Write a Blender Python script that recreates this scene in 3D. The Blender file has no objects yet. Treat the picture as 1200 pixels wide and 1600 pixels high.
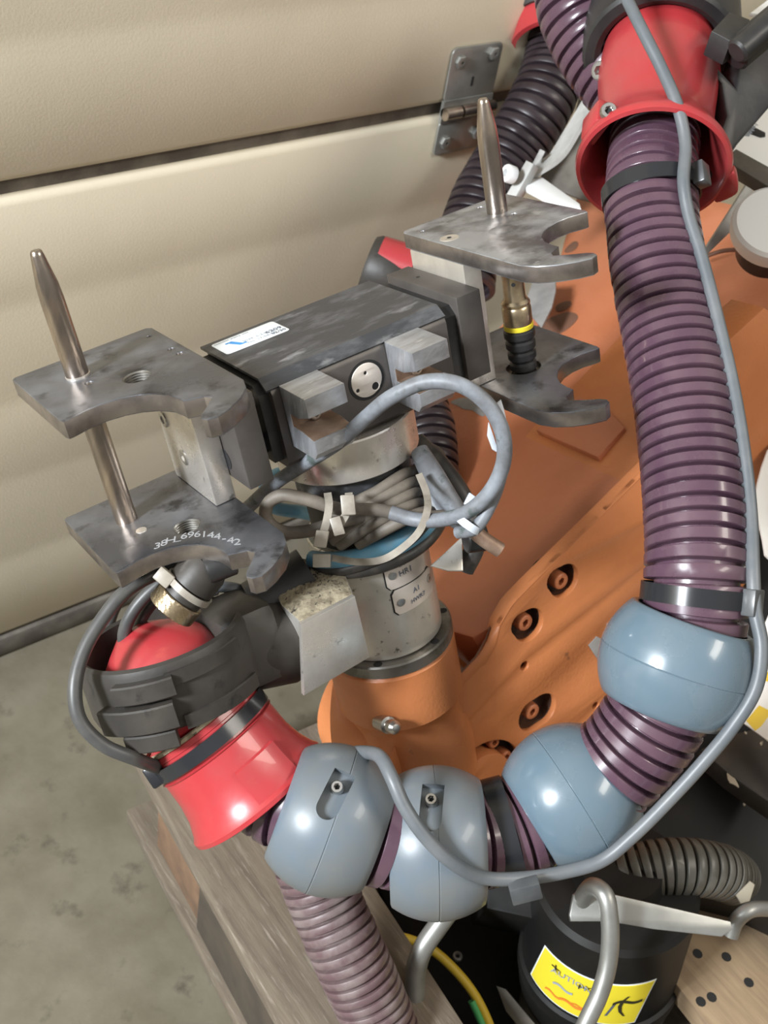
import bpy, bmesh, math, random
from mathutils import Vector, Matrix, noise
random.seed(7)
SC = bpy.context.scene
COL = SC.collection
PI = math.pi
V = Vector

# ------------------------------------------------------------------ camera
F = 1800.0                      # focal length in pixels of the 1200 x 1600 frame
CAM = V((0, 0, 1.05))           # the lens is 1.05 m above the concrete floor
RX = V((0.78728021, -0.32372474, 0.52477821))    # along the door, in lens axes (right, down, forward)
RY = V((-0.5984915, -0.60592375, 0.52408428))    # towards the door
RZ = V((0.14831653, -0.72667647, -0.67077828))   # up
def c2w(v): return V((RX.dot(v), RY.dot(v), RZ.dot(v)))
def ray(x, y): return c2w(V(((x - 600) / F, (y - 800) / F, 1.0)))
def P(x, y, z): return CAM + ray(x, y) * z
def on_plane(x, y, p0, n):
    r = ray(x, y); return CAM + r * ((p0 - CAM).dot(n) / r.dot(n))
def on_z(x, y, z): return on_plane(x, y, V((0, 0, z)), V((0, 0, 1)))
DOOR_Y = 0.84
def on_door(x, y, yy=DOOR_Y): return on_plane(x, y, V((0, yy, 0)), V((0, 1, 0)))
cd = bpy.data.cameras.new('camera'); cam = bpy.data.objects.new('camera', cd); COL.objects.link(cam)
cx, cy, cz = c2w(V((1, 0, 0))), c2w(V((0, -1, 0))), c2w(V((0, 0, -1)))
cam.matrix_world = Matrix(((cx.x, cy.x, cz.x, CAM.x), (cx.y, cy.y, cz.y, CAM.y), (cx.z, cy.z, cz.z, CAM.z), (0, 0, 0, 1)))
cd.sensor_fit = 'VERTICAL'; cd.sensor_height = 24; cd.lens = F / 1600 * 24
cd.clip_start = 0.02; cd.dof.use_dof = True; cd.dof.focus_distance = 0.74; cd.dof.aperture_fstop = 9
SC.camera = cam

# ------------------------------------------------------------------ light
wd = bpy.data.worlds.new('hall'); SC.world = wd; wd.use_nodes = True
wn = wd.node_tree.nodes; wl = wd.node_tree.links
bg = wn['Background']
tcw = wn.new('ShaderNodeTexCoord'); sepw = wn.new('ShaderNodeSeparateXYZ'); rw = wn.new('ShaderNodeValToRGB')
wl.new(tcw.outputs['Generated'], sepw.inputs[0]); wl.new(sepw.outputs['Z'], rw.inputs[0]); wl.new(rw.outputs[0], bg.inputs[0])
rw.color_ramp.elements[0].position = 0.0; rw.color_ramp.elements[0].color = (0.30, 0.26, 0.21, 1)
rw.color_ramp.elements[1].position = 0.55; rw.color_ramp.elements[1].color = (0.86, 0.84, 0.80, 1)
bg.inputs[1].default_value = 0.52
def area(name, loc, target, sx, sy, power, col):
    l = bpy.data.lights.new(name, 'AREA'); l.shape = 'RECTANGLE'; l.size = sx; l.size_y = sy; l.energy = power; l.color = col
    o = bpy.data.objects.new(name, l); COL.objects.link(o); o.location = loc
    o.rotation_euler = (V(target) - V(loc)).to_track_quat('-Z', 'Y').to_euler()
    return o
area('offscreen_lamp', (-2.0, 0.42, 1.85), (0.5, 0.4, 0.5), 0.35, 0.6, 135, (0.90, 0.95, 1.0))  # unseen cool area light at the left, placed by the shadows it casts
area('offscreen_lamp', (1.6, -1.4, 3.0), (0.5, 0.4, 0.5), 1.6, 0.6, 38, (1.0, 0.93, 0.82))  # unseen warm area light, high and in front of the door
SC.view_settings.view_transform = 'Standard'; SC.view_settings.look = 'None'
SC.view_settings.gamma = 1.0; SC.view_settings.use_curve_mapping = False
SC.view_settings.exposure = 0.14

# ------------------------------------------------------------------ materials
def mat(name, c, rough=0.5, metal=0.0, c2=None, scale=30, lo=0.4, hi=0.65, c3=None, scale3=120, lo3=0.6, hi3=0.7, bump=0.0, bscale=200,
        coat=0.0, stretch=None, rvar=0.0, spec=0.5):
    m = bpy.data.materials.new(name); m.use_nodes = True
    nt = m.node_tree; N = nt.nodes; Lk = nt.links; b = N['Principled BSDF']
    b.inputs['Base Color'].default_value = (*c, 1); b.inputs['Roughness'].default_value = rough; b.inputs['Metallic'].default_value = metal
    b.inputs['Coat Weight'].default_value = coat; b.inputs['Specular IOR Level'].default_value = spec
    tc = N.new('ShaderNodeTexCoord'); mp = N.new('ShaderNodeMapping'); Lk.new(tc.outputs['Object'], mp.inputs[0])
    if stretch: mp.inputs['Scale'].default_value = stretch
    col = None
    def layer(prev, cc, sc, a, z):
        n = N.new('ShaderNodeTexNoise'); n.inputs['Scale'].default_value = sc; n.inputs['Detail'].default_value = 6; n.inputs['Roughness'].default_value = 0.6
        Lk.new(mp.outputs[0], n.inputs['Vector'])
        r = N.new('ShaderNodeMapRange'); r.inputs[1].default_value = a; r.inputs[2].default_value = z; Lk.new(n.outputs['Fac'], r.inputs[0])
        mx = N.new('ShaderNodeMix'); mx.data_type = 'RGBA'; Lk.new(r.outputs[0], mx.inputs['Factor'])
        if prev is None: mx.inputs['A'].default_value = (*c, 1)
        else: Lk.new(prev, mx.inputs['A'])
        mx.inputs['B'].default_value = (*cc, 1)
        return mx.outputs['Result'], r.outputs[0]
    if c2:
        col, f = layer(None, c2, scale, lo, hi)
        if rvar:
            mr = N.new('ShaderNodeMapRange'); mr.inputs[3].default_value = rough; mr.inputs[4].default_value = min(1, max(0.02, rough + rvar))
            Lk.new(f, mr.inputs[0]); Lk.new(mr.outputs[0], b.inputs['Roughness'])
    if c3: col, _ = layer(col, c3, scale3, lo3, hi3)
    if col is not None: Lk.new(col, b.inputs['Base Color'])
    if bump:
        n = N.new('ShaderNodeTexNoise'); n.inputs['Scale'].default_value = bscale; n.inputs['Detail'].default_value = 4; Lk.new(mp.outputs[0], n.inputs['Vector'])
        bp = N.new('ShaderNodeBump'); bp.inputs['Strength'].default_value = bump; bp.inputs['Distance'].default_value = 0.001
        Lk.new(n.outputs['Fac'], bp.inputs['Height']); Lk.new(bp.outputs[0], b.inputs['Normal'])
    return m
M = {}
M['door'] = mat('door_cream', (0.69, 0.625, 0.485), 0.55, c2=(0.64, 0.58, 0.445), scale=5, bump=0.15, bscale=400)
M['gasket'] = mat('gasket_grey', (0.10, 0.09, 0.075), 0.7, c2=(0.2, 0.18, 0.15), scale=20)
M['concrete'] = mat('concrete', (0.135, 0.118, 0.080), 0.85, c2=(0.195, 0.175, 0.128), scale=14, lo=0.35, hi=0.7, c3=(0.085, 0.074, 0.052), scale3=24, lo3=0.58, hi3=0.72, bump=0.4, bscale=90)
M['wood'] = mat('grey_wood', (0.175, 0.142, 0.104), 0.8, c2=(0.115, 0.09, 0.066), scale=25, stretch=(6, 0.5, 6), bump=0.5, bscale=60, c3=(0.28, 0.24, 0.19), scale3=50, lo3=0.55, hi3=0.7)
M['wood_tan'] = mat('tan_wood', (0.33, 0.235, 0.14), 0.75, c2=(0.24, 0.165, 0.10), scale=20, stretch=(6, 0.5, 6), bump=0.3, bscale=60)
M['wood_dark'] = mat('brown_wood', (0.20, 0.12, 0.07), 0.85, c2=(0.13, 0.08, 0.05), scale=30)
M['cable_dark'] = mat('dark_grey_cable', (0.06, 0.06, 0.06), 0.42, c2=(0.09, 0.088, 0.082), scale=40)
M['steel_edge'] = mat('ground_steel_edge', (0.36, 0.315, 0.28), 0.3, 0.85, c2=(0.22, 0.195, 0.18), scale=40, lo=0.4, hi=0.6)
M['block_brown'] = mat('brown_black_anodised', (0.075, 0.066, 0.060), 0.45, 0.3, c2=(0.11, 0.098, 0.09), scale=20)
M['wood_darkest'] = mat('dark_brown_wood', (0.075, 0.058, 0.04), 0.9, c2=(0.05, 0.04, 0.03), scale=30)  # darkest of the pallet browns, used on the side stringer
M['steel_dark'] = mat('blackened_steel', (0.15, 0.152, 0.165), 0.27, 0.8, c2=(0.30, 0.31, 0.34), scale=14, lo=0.42, hi=0.66, c3=(0.07, 0.068, 0.07), scale3=38, lo3=0.54, hi3=0.68, rvar=0.16, bump=0.1, bscale=300)
M['steel_worn'] = mat('worn_steel', (0.48, 0.50, 0.54), 0.36, 0.8, c2=(0.19, 0.19, 0.20), scale=28, lo=0.45, hi=0.62, c3=(0.52, 0.53, 0.55), scale3=70, lo3=0.58, hi3=0.7, bump=0.15, bscale=250)
M['black_anod'] = mat('black_anodised', (0.055, 0.057, 0.062), 0.36, 0.25, c2=(0.15, 0.155, 0.165), scale=26, lo=0.5, hi=0.75, c3=(0.34, 0.345, 0.36), scale3=22, lo3=0.60, hi3=0.78, bump=0.1, stretch=(1, 3, 3))
M['alu'] = mat('aluminium', (0.86, 0.81, 0.74), 0.26, 0.75, c2=(0.66, 0.62, 0.56), scale=25, c3=(0.30, 0.28, 0.25), scale3=90, lo3=0.63, hi3=0.72, bump=0.08, rvar=0.1)
M['alu_dirty'] = mat('dusty_aluminium', (0.72, 0.69, 0.63), 0.36, 0.6, c2=(0.58, 0.55, 0.49), scale=22, c3=(0.16, 0.14, 0.12), scale3=160, lo3=0.62, hi3=0.7, bump=0.1)
M['alu_block'] = mat('brushed_block', (0.56, 0.58, 0.62), 0.38, 0.75, c2=(0.38, 0.385, 0.40), scale=40, c3=(0.66, 0.67, 0.69), scale3=60, lo3=0.57, hi3=0.68, bump=0.3, bscale=150, stretch=(1, 4, 1))
M['rust_in'] = mat('rusty_brown', (0.20, 0.13, 0.09), 0.5, 0.4, c2=(0.32, 0.23, 0.17), scale=60)
M['pin'] = mat('polished_pin', (0.34, 0.29, 0.245), 0.24, 0.95, c2=(0.55, 0.45, 0.36), scale=16, stretch=(4, 4, 0.6), lo=0.45, hi=0.65)
M['steel_ring'] = mat('flange_steel', (0.26, 0.25, 0.23), 0.4, 0.8, c2=(0.12, 0.115, 0.10), scale=35, lo=0.45, hi=0.62)
M['screw'] = mat('zinc_screw', (0.52, 0.50, 0.47), 0.3, 0.95)
M['hole'] = mat('dark_hole', (0.012, 0.012, 0.012), 0.7)
OR = dict(c2=(0.50, 0.175, 0.065), scale=12, lo=0.4, hi=0.7, c3=(0.24, 0.10, 0.05), scale3=42, lo3=0.68, hi3=0.76, bump=0.25, bscale=350)
M['orange'] = mat('orange_paint', (0.60, 0.215, 0.078), 0.36, **OR)
M['orange_top'] = mat('orange_paint_worn', (0.53, 0.19, 0.095), 0.36, c2=(0.45, 0.15, 0.065), scale=9, c3=(0.30, 0.13, 0.075), scale3=30, lo3=0.66, hi3=0.78, bump=0.2, bscale=300)
M['orange_dark'] = mat('orange_grime_shade', (0.10, 0.045, 0.025), 0.45, c2=(0.035, 0.022, 0.018), scale=40, lo=0.42, hi=0.55)  # bolt pocket colour: oily grime, with the recess shade painted in too
M['orange_bolt'] = mat('orange_bolt_paint', (0.50, 0.17, 0.07), 0.4, c2=(0.36, 0.12, 0.055), scale=80)
M['red'] = mat('red_plastic', (0.42, 0.036, 0.042), 0.30, c2=(0.38, 0.052, 0.055), scale=20, coat=0.25, c3=(0.48, 0.09, 0.07), scale3=40, lo3=0.64, hi3=0.78, bump=0.05)
M['rubber'] = mat('black_plastic', (0.018, 0.018, 0.019), 0.42, c2=(0.042, 0.040, 0.038), scale=25, lo=0.42, hi=0.7, bump=0.1)
M['dusty_black'] = mat('dusty_black_plastic', (0.030, 0.027, 0.024), 0.5, c2=(0.058, 0.050, 0.042), scale=18, lo=0.38, hi=0.68, c3=(0.015, 0.014, 0.013), scale3=50, lo3=0.6, hi3=0.7, bump=0.15)
M['black_gloss'] = mat('black_tie_plastic', (0.02, 0.021, 0.024), 0.22)
M['tie_grey'] = mat('dusty_black_tie', (0.07, 0.075, 0.08), 0.3, c2=(0.10, 0.105, 0.11), scale=60)
M['ball'] = mat('blue_grey_plastic', (0.115, 0.17, 0.215), 0.22, c2=(0.14, 0.18, 0.21), scale=14, lo=0.35, hi=0.7, coat=0.3, rvar=0.12, c3=(0.24, 0.26, 0.27), scale3=30, lo3=0.70, hi3=0.8)
M['ball_dusty'] = mat('dusty_blue_grey_plastic', (0.125, 0.16, 0.195), 0.33, c2=(0.165, 0.17, 0.165), scale=10, lo=0.38, hi=0.62, coat=0.15, rvar=0.12, c3=(0.12, 0.13, 0.14), scale3=35, lo3=0.68, hi3=0.8)
M['hose'] = mat('purple_brown_hose', (0.088, 0.046, 0.070), 0.22, c2=(0.115, 0.064, 0.085), scale=25, coat=0.25, rvar=0.15, c3=(0.19, 0.145, 0.155), scale3=60, lo3=0.68, hi3=0.8)
M['hose_dusty'] = mat('dusty_purple_hose', (0.13, 0.08, 0.085), 0.45, c2=(0.21, 0.165, 0.16), scale=40, lo=0.42, hi=0.62)
M['hose_black'] = mat('dark_hose', (0.020, 0.013, 0.016), 0.38, c2=(0.038, 0.028, 0.032), scale=20)
M['hose_grey'] = mat('olive_grey_hose', (0.07, 0.066, 0.054), 0.38, c2=(0.12, 0.112, 0.095), scale=30)
M['cable'] = mat('grey_cable', (0.11, 0.125, 0.138), 0.42, c2=(0.15, 0.16, 0.17), scale=30)
M['cable_dusty'] = mat('dusty_cable', (0.17, 0.145, 0.115), 0.6, c2=(0.11, 0.095, 0.08), scale=50)
M['cable_black'] = mat('black_cable', (0.04, 0.038, 0.036), 0.42, c2=(0.09, 0.08, 0.07), scale=60, lo=0.45, hi=0.65)
M['cable_worn'] = mat('worn_blue_grey_cable', (0.13, 0.135, 0.145), 0.5, c2=(0.23, 0.25, 0.28), scale=50, lo=0.4, hi=0.65, c3=(0.07, 0.09, 0.085), scale3=70, lo3=0.57, hi3=0.66)
M['cable_blue'] = mat('blue_hose', (0.13, 0.33, 0.48), 0.35, c2=(0.20, 0.32, 0.40), scale=60, lo=0.45, hi=0.7)
M['tie_white'] = mat('off_white_tie', (0.33, 0.30, 0.25), 0.4, c2=(0.24, 0.21, 0.175), scale=80)
M['tie_bright'] = mat('white_tie', (0.52, 0.56, 0.62), 0.35)
M['brass'] = mat('nickel_brass', (0.62, 0.50, 0.33), 0.28, 0.95, c2=(0.45, 0.36, 0.24), scale=80)
M['yellow'] = mat('yellow_plastic', (0.80, 0.66, 0.04), 0.4)
M['yellow_cable'] = mat('yellow_cable', (0.72, 0.50, 0.05), 0.4)
M['green'] = mat('green_cable', (0.08, 0.40, 0.14), 0.4)
M['sticker'] = mat('white_sticker', (0.80, 0.84, 0.86), 0.35)
M['ink_blue'] = mat('ink_blue', (0.06, 0.28, 0.62), 0.5)
M['ink'] = mat('ink_dark', (0.10, 0.12, 0.16), 0.6)
M['ink_pale'] = mat('ink_pale_grey', (0.33, 0.37, 0.43), 0.6)
M['ink_black'] = mat('ink_black', (0.03, 0.025, 0.01), 0.6)
M['ink_red'] = mat('ink_red', (0.75, 0.22, 0.03), 0.6)
M['engrave'] = mat('engraving', (0.46, 0.47, 0.49), 0.5, 0.4)
M['tag'] = mat('tag_plate', (0.74, 0.67, 0.60), 0.42, 0.2, c2=(0.64, 0.58, 0.52), scale=50)
M['galv'] = mat('galvanised_steel', (0.36, 0.36, 0.34), 0.42, 0.7, c2=(0.28, 0.28, 0.26), scale=30)
M['white_paint'] = mat('white_painted_metal', (0.90, 0.92, 0.92), 0.4)
M['grey_paint'] = mat('grey_white_paint', (0.50, 0.50, 0.48), 0.5, c2=(0.33, 0.33, 0.32), scale=30)
M['dirt'] = mat('swarf_dirt', (0.36, 0.31, 0.215), 0.95, c2=(0.20, 0.165, 0.11), scale=150, lo=0.4, hi=0.6, c3=(0.025, 0.022, 0.02), scale3=130, lo3=0.60, hi3=0.66, bump=1.0, bscale=260)
M['motor_black'] = mat('black_enamel', (0.008, 0.008, 0.008), 0.5, c2=(0.016, 0.015, 0.013), scale=12, spec=0.25)
M['peel'] = mat('peeling_paint', (0.33, 0.29, 0.22), 0.8)
M['paper'] = mat('paper', (0.74, 0.71, 0.66), 0.7)
M['dark_brown'] = mat('dark_mark', (0.17, 0.085, 0.055), 0.5)  # dark brown of the arm's marks and joint lines
M['film'] = mat('grey_film', (0.30, 0.29, 0.28), 0.5, c2=(0.2, 0.195, 0.19), scale=30)

# ------------------------------------------------------------------ mesh helpers
ROOTLOC = {}
def loc_of(parent):
    while parent.parent: parent = parent.parent
    return ROOTLOC[parent.name]
def thing(name, label, cat, loc, group=None, kind=None):
    o = bpy.data.objects.new(name, None); COL.objects.link(o); o.location = loc; o.empty_display_size = 0.02
    ROOTLOC[o.name] = V(loc)
    if label: o['label'] = label
    if cat: o['category'] = cat
    if group: o['group'] = group
    if kind: o['kind'] = kind
    return o
def obj(name, vs, fs, m, parent=None, smooth=35, label=None, cat=None, group=None, kind=None, loc=None):
    if parent is not None: base = loc_of(parent)
    else: base = V(loc) if loc is not None else sum((V(v) for v in vs), V()) / len(vs)
    me = bpy.data.meshes.new(name); me.from_pydata([V(v) - base for v in vs], [], fs); me.validate()
    bm = bmesh.new(); bm.from_mesh(me); bmesh.ops.remove_doubles(bm, verts=bm.verts, dist=1e-6); bmesh.ops.recalc_face_normals(bm, faces=bm.faces); bm.to_mesh(me); bm.free()
    me.materials.append(M[m])
    if smooth:
        for p in me.polygons: p.use_smooth = True
        me.set_sharp_from_angle(angle=math.radians(smooth))
    o = bpy.data.objects.new(name, me); COL.objects.link(o)
    if parent is not None: o.parent = parent
    else: o.location = base; ROOTLOC[o.name] = base
    if label: o['label'] = label
    if cat: o['category'] = cat
    if group: o['group'] = group
    if kind: o['kind'] = kind
    return o
class MB:                                   # collects verts / faces
    def __init__(s): s.v = []; s.f = []
    def add(s, vs, fs):
        b = len(s.v); s.v += [V(v) for v in vs]; s.f += [[i + b for i in f] for f in fs]; return s
    def build(s, name, m, parent=None, **k): return obj(name, s.v, s.f, m, parent, **k)
def perp(a):
    a = V(a).normalized(); t = V((0, 0, 1)) if abs(a.z) < 0.9 else V((1, 0, 0))
    u = a.cross(t).normalized(); return u, a.cross(u).normalized()
def lathe_g(prof, o, ax, seg=32, ang=(0, 2 * PI), u=None, rf=None):
    ax = V(ax).normalized()
    if u is None: u, w = perp(ax)
    else: u = (V(u) - ax * V(u).dot(ax)).normalized(); w = ax.cross(u)
    full = abs(ang[1] - ang[0] - 2 * PI) < 1e-6
    n = seg if full else seg + 1
    vs = []; fs = []
    for i in range(n):
        t = ang[0] + (ang[1] - ang[0]) * i / seg
        for (r, h) in prof:
            if rf: r = rf(r, h, t)
            vs.append(V(o) + ax * h + (u * math.cos(t) + w * math.sin(t)) * r)
    k = len(prof)
    for i in range(seg):
        j = (i + 1) % n if full else i + 1
        for q in range(k - 1): fs.append([i * k + q, j * k + q, j * k + q + 1, i * k + q + 1])
    return vs, fs
def lathe(name, prof, o, ax, m, parent=None, seg=32, ang=(0, 2 * PI), u=None, rf=None, **k):
    vs, fs = lathe_g(prof, o, ax, seg, ang, u, rf); return obj(name, vs, fs, m, parent, **k)
def cyl_g(o, ax, r, h, seg=24, ch=None):
    ch = min(r, h) * 0.12 if ch is None else ch
    return lathe_g([(0, 0), (r - ch, 0), (r, ch), (r, h - ch), (r - ch, h), (0, h)], o, ax, seg)
def spline(pts, n=10):
    pts = [V(p) for p in pts]
    if len(pts) < 3: return [pts[0].lerp(pts[-1], i / n) for i in range(n + 1)]
    q = [pts[0] * 2 - pts[1]] + pts + [pts[-1] * 2 - pts[-2]]; out = []
    for i in range(1, len(q) - 2):
        p0, p1, p2, p3 = q[i - 1:i + 3]
        t0 = 0; t1 = t0 + max((p1 - p0).length, 1e-9) ** .5; t2 = t1 + max((p2 - p1).length, 1e-9) ** .5; t3 = t2 + max((p3 - p2).length, 1e-9) ** .5
        for k in range(n):
            t = t1 + (t2 - t1) * k / n
            a1 = p0 * ((t1 - t) / (t1 - t0)) + p1 * ((t - t0) / (t1 - t0)); a2 = p1 * ((t2 - t) / (t2 - t1)) + p2 * ((t - t1) / (t2 - t1)); a3 = p2 * ((t3 - t) / (t3 - t2)) + p3 * ((t - t2) / (t3 - t2))
            b1 = a1 * ((t2 - t) / (t2 - t0)) + a2 * ((t - t0) / (t2 - t0)); b2 = a2 * ((t3 - t) / (t3 - t1)) + a3 * ((t - t1) / (t3 - t1))
            out.append(b1 * ((t2 - t) / (t2 - t1)) + b2 * ((t - t1) / (t2 - t1)))
    out.append(pts[-1]); return out
def frames(pts):
    T = []
    for i in range(len(pts)):
        a = pts[max(0, i - 1)]; b = pts[min(len(pts) - 1, i + 1)]; T.append((b - a).normalized())
    u, _ = perp(T[0]); U = []
    for t in T:
        u = (u - t * u.dot(t)); u = u.normalized() if u.length > 1e-8 else perp(t)[0]; U.append(u)
    return T, U
def tube_g(pts, r, seg=12, n=10, cap=True, raw=False):
    c = pts if raw else spline(pts, n); T, U = frames(c); vs = []; fs = []
    for i, p in enumerate(c):
        w = T[i].cross(U[i]); rr = r(i / (len(c) - 1)) if callable(r) else r
        for k in range(seg):
            a = 2 * PI * k / seg; vs.append(p + (U[i] * math.cos(a) + w * math.sin(a)) * rr)
    for i in range(len(c) - 1):
        for k in range(seg):
            l = (k + 1) % seg; fs.append([i * seg + k, i * seg + l, (i + 1) * seg + l, (i + 1) * seg + k])
    if cap: fs.append(list(range(seg))[::-1]); fs.append([(len(c) - 1) * seg + k for k in range(seg)])
    return vs, fs
def tube(name, pts, r, m, parent=None, seg=12, n=10, **k):
    vs, fs = tube_g(pts, r, seg, n); return obj(name, vs, fs, m, parent, smooth=50, **k)
def resample(c, step):
    out = [c[0]]; d = 0
    for a, b in zip(c, c[1:]):
        L = (b - a).length
        while d + L >= step:
            t = (step - d) / L; a = a.lerp(b, t); out.append(a.copy()); L = (b - a).length; d = 0
        d += L
    return out
RIB = [(0.0, 0.0), (0.04, 0.55), (0.07, 0.94), (0.11, 1.0), (0.70, 1.0), (0.74, 0.94), (0.78, 0.5), (0.82, 0.0)]
def corrugated(name, pts, r, pitch, m, parent=None, depth=0.006, seg=44, **k):
    c = resample(spline(pts, 24), pitch / 12); T, U = frames(c)
    cum = [i * pitch / 12 for i in range(len(c))]; tot = cum[-1]; rings = []; s = 0
    def at(s):
        f = min(max(s / (pitch / 12), 0), len(c) - 1.001); i = int(f); t = f - i
        return c[i].lerp(c[i + 1], t), T[i].lerp(T[i + 1], t).normalized(), U[i].lerp(U[i + 1], t)
    while s + pitch < tot:
        jit = random.uniform(-0.0004, 0.0004)
        for (q, h) in RIB: rings.append((s + q * pitch, r - depth * (1 - h) + jit * h))
        s += pitch
    vs = []; fs = []
    for (s, rr) in rings:
        p, t, u = at(s); u = (u - t * u.dot(t)).normalized(); w = t.cross(u)
        for kk in range(seg):
            a = 2 * PI * kk / seg; vs.append(p + (u * math.cos(a) + w * math.sin(a)) * rr)
    for i in range(len(rings) - 1):
        for kk in range(seg):
            l = (kk + 1) % seg; fs.append([i * seg + kk, i * seg + l, (i + 1) * seg + l, (i + 1) * seg + kk])
    return obj(name, vs, fs, m, parent, smooth=40, **k)
def plate(name, outline, holes, O, A, B, Nn, depth, m, parent=None, bevel=0.0006, smooth=30, side_m=None, **k):
    """outline / holes in (A,B) metres on the plane through O; the solid runs `depth` below it"""
    cu = bpy.data.curves.new('c', 'CURVE'); cu.dimensions = '2D'; cu.fill_mode = 'BOTH'
    for ol in [outline] + list(holes):
        s = cu.splines.new('POLY'); s.points.add(len(ol) - 1); s.use_cyclic_u = True
        for p, (x, y) in zip(s.points, ol): p.co = (x, y, 0, 1)
    cu.extrude = depth / 2 - bevel; cu.bevel_depth = bevel; cu.bevel_resolution = 1; cu.offset = -bevel
    t = bpy.data.objects.new('c', cu); COL.objects.link(t)
    dg = bpy.context.evaluated_depsgraph_get(); me = bpy.data.meshes.new_from_object(t.evaluated_get(dg))
    vs = [V(O) + A * v.co.x + B * v.co.y + Nn * (v.co.z - depth / 2) for v in me.vertices]
    fs = [list(p.vertices) for p in me.polygons]
    bpy.data.objects.remove(t); bpy.data.curves.remove(cu); bpy.data.meshes.remove(me)
    o = obj(name, vs, fs, m, parent, smooth=smooth, **k)
    if side_m:
        o.data.materials.append(M[side_m])
        for p in o.data.polygons:
            if abs(p.normal.dot(Nn)) < 0.35: p.material_index = 1
    return o
def circ(x, y, r, n=24, ry=None): return [(x + r * math.cos(2 * PI * i / n), y + (ry or r) * math.sin(2 * PI * i / n)) for i in range(n)]
def rrect(x0, y0, x1, y1, r, n=4):
    o = []
    for cx_, cy_, a in ((x1 - r, y1 - r, 0), (x0 + r, y1 - r, PI / 2), (x0 + r, y0 + r, PI), (x1 - r, y0 + r, 1.5 * PI)):
        for i in range(n + 1): o.append((cx_ + r * math.cos(a + PI / 2 * i / n), cy_ + r * math.sin(a + PI / 2 * i / n)))
    return o
def soft(poly, n=4, closed=True):
    """smooth a closed 2D outline a little by Chaikin corner cutting"""
    for _ in range(n):
        q = []
        for i in range(len(poly)):
            a = poly[i]; b = poly[(i + 1) % len(poly)]
            q.append((a[0] * .75 + b[0] * .25, a[1] * .75 + b[1] * .25)); q.append((a[0] * .25 + b[0] * .75, a[1] * .25 + b[1] * .75))
        poly = q
    return poly
def box_g(O, A, B, C, a0, a1, b0, b1, c0, c1, bev=0.0006):
    bm = bmesh.new(); vv = [bm.verts.new((x, y, z)) for x in (a0, a1) for y in (b0, b1) for z in (c0, c1)]
    for f in ((0, 1, 3, 2), (4, 6, 7, 5), (0, 4, 5, 1), (2, 3, 7, 6), (0, 2, 6, 4), (1, 5, 7, 3)): bm.faces.new([vv[i] for i in f])
    if bev: bmesh.ops.bevel(bm, geom=bm.edges[:], offset=bev, segments=2, profile=0.5, affect='EDGES')
    bm.verts.index_update()
    vs = [V(O) + A * v.co.x + B * v.co.y + C * v.co.z for v in bm.verts]; fs = [[v.index for v in f.verts] for f in bm.faces]; bm.free()
    return vs, fs
def hexbolt_g(c, ax, r, h, hexr=None, seg=24, dome=0.0):
    """socket-head screw whose head stands from c along ax"""
    hexr = hexr or r * 0.5
    prof = [(r * .98, 0), (r, h * .1), (r, h * (.85 - dome)), (r * .93, h * (.95 - dome * .5)), (r * .8, h), (hexr, h), (hexr, h * .45), (0, h * .42)]
    return lathe_g(prof, c, ax, seg, rf=lambda rr, hh, t: (hexr * 0.9 / math.cos(((t + PI / 6) % (PI / 3)) - PI / 6) if abs(rr - hexr) < 1e-9 else rr))
def bolt(name, c, ax, r, h, m, parent, hexr=None, dome=0.0, socket=True, **k):
    vs, fs = hexbolt_g(c, ax, r, h, hexr, dome=dome); o = obj(name, vs, fs, m, parent, **k)
    if socket and (parent is None or parent.parent is None):
        hr = (hexr or r * .5) * .88
        lathe('socket', [(0, 0), (hr, 0)], V(c) + V(ax).normalized() * h * .5, ax, 'hole', o, seg=6)
    return o
def boolean(o, vs, fs, mname=None):
    me = bpy.data.meshes.new('cut'); base = loc_of(o) if o.parent else ROOTLOC[o.name]
    me.from_pydata([V(v) - base for v in vs], [], fs)
    bm = bmesh.new(); bm.from_mesh(me); bmesh.ops.remove_doubles(bm, verts=bm.verts, dist=1e-6); bmesh.ops.recalc_face_normals(bm, faces=bm.faces); bm.to_mesh(me); bm.free()
    c = bpy.data.objects.new('cut', me); COL.objects.link(c)
    if o.parent is None: c.location = base
    else: c.location = base
    md = o.modifiers.new('b', 'BOOLEAN'); md.operation = 'DIFFERENCE'; md.object = c; md.solver = 'EXACT'
    bpy.context.view_layer.update(); dg = bpy.context.evaluated_depsgraph_get()
    nm = bpy.data.meshes.new_from_object(o.evaluated_get(dg)); o.modifiers.clear(); nm.name = o.data.name; o.data = nm
    for p in nm.polygons: p.use_smooth = True
    nm.set_sharp_from_angle(angle=math.radians(35))
    bpy.data.objects.remove(c)
def text(name, s, O, xd, yd, size, m, parent, h=0.0002, skew=False, **k):
    cu = bpy.data.curves.new('t', 'FONT'); cu.body = s; cu.size = size; cu.extrude = h / 2; cu.align_x = 'CENTER'; cu.align_y = 'CENTER'; cu.resolution_u = 2
    t = bpy.data.objects.new('t', cu); COL.objects.link(t)
    dg = bpy.context.evaluated_depsgraph_get(); me = bpy.data.meshes.new_from_object(t.evaluated_get(dg))
    xd = V(xd).normalized(); yd = V(yd); yd = yd.normalized() if skew else (yd - xd * yd.dot(xd)).normalized(); n = xd.cross(yd).normalized()
    vs = [V(O) + xd * v.co.x + yd * v.co.y + n * v.co.z for v in me.vertices]; fs = [list(p.vertices) for p in me.polygons]
    bpy.data.objects.remove(t); bpy.data.curves.remove(cu); bpy.data.meshes.remove(me)
    return obj(name, vs, fs, m, parent, smooth=None, **k)
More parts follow.
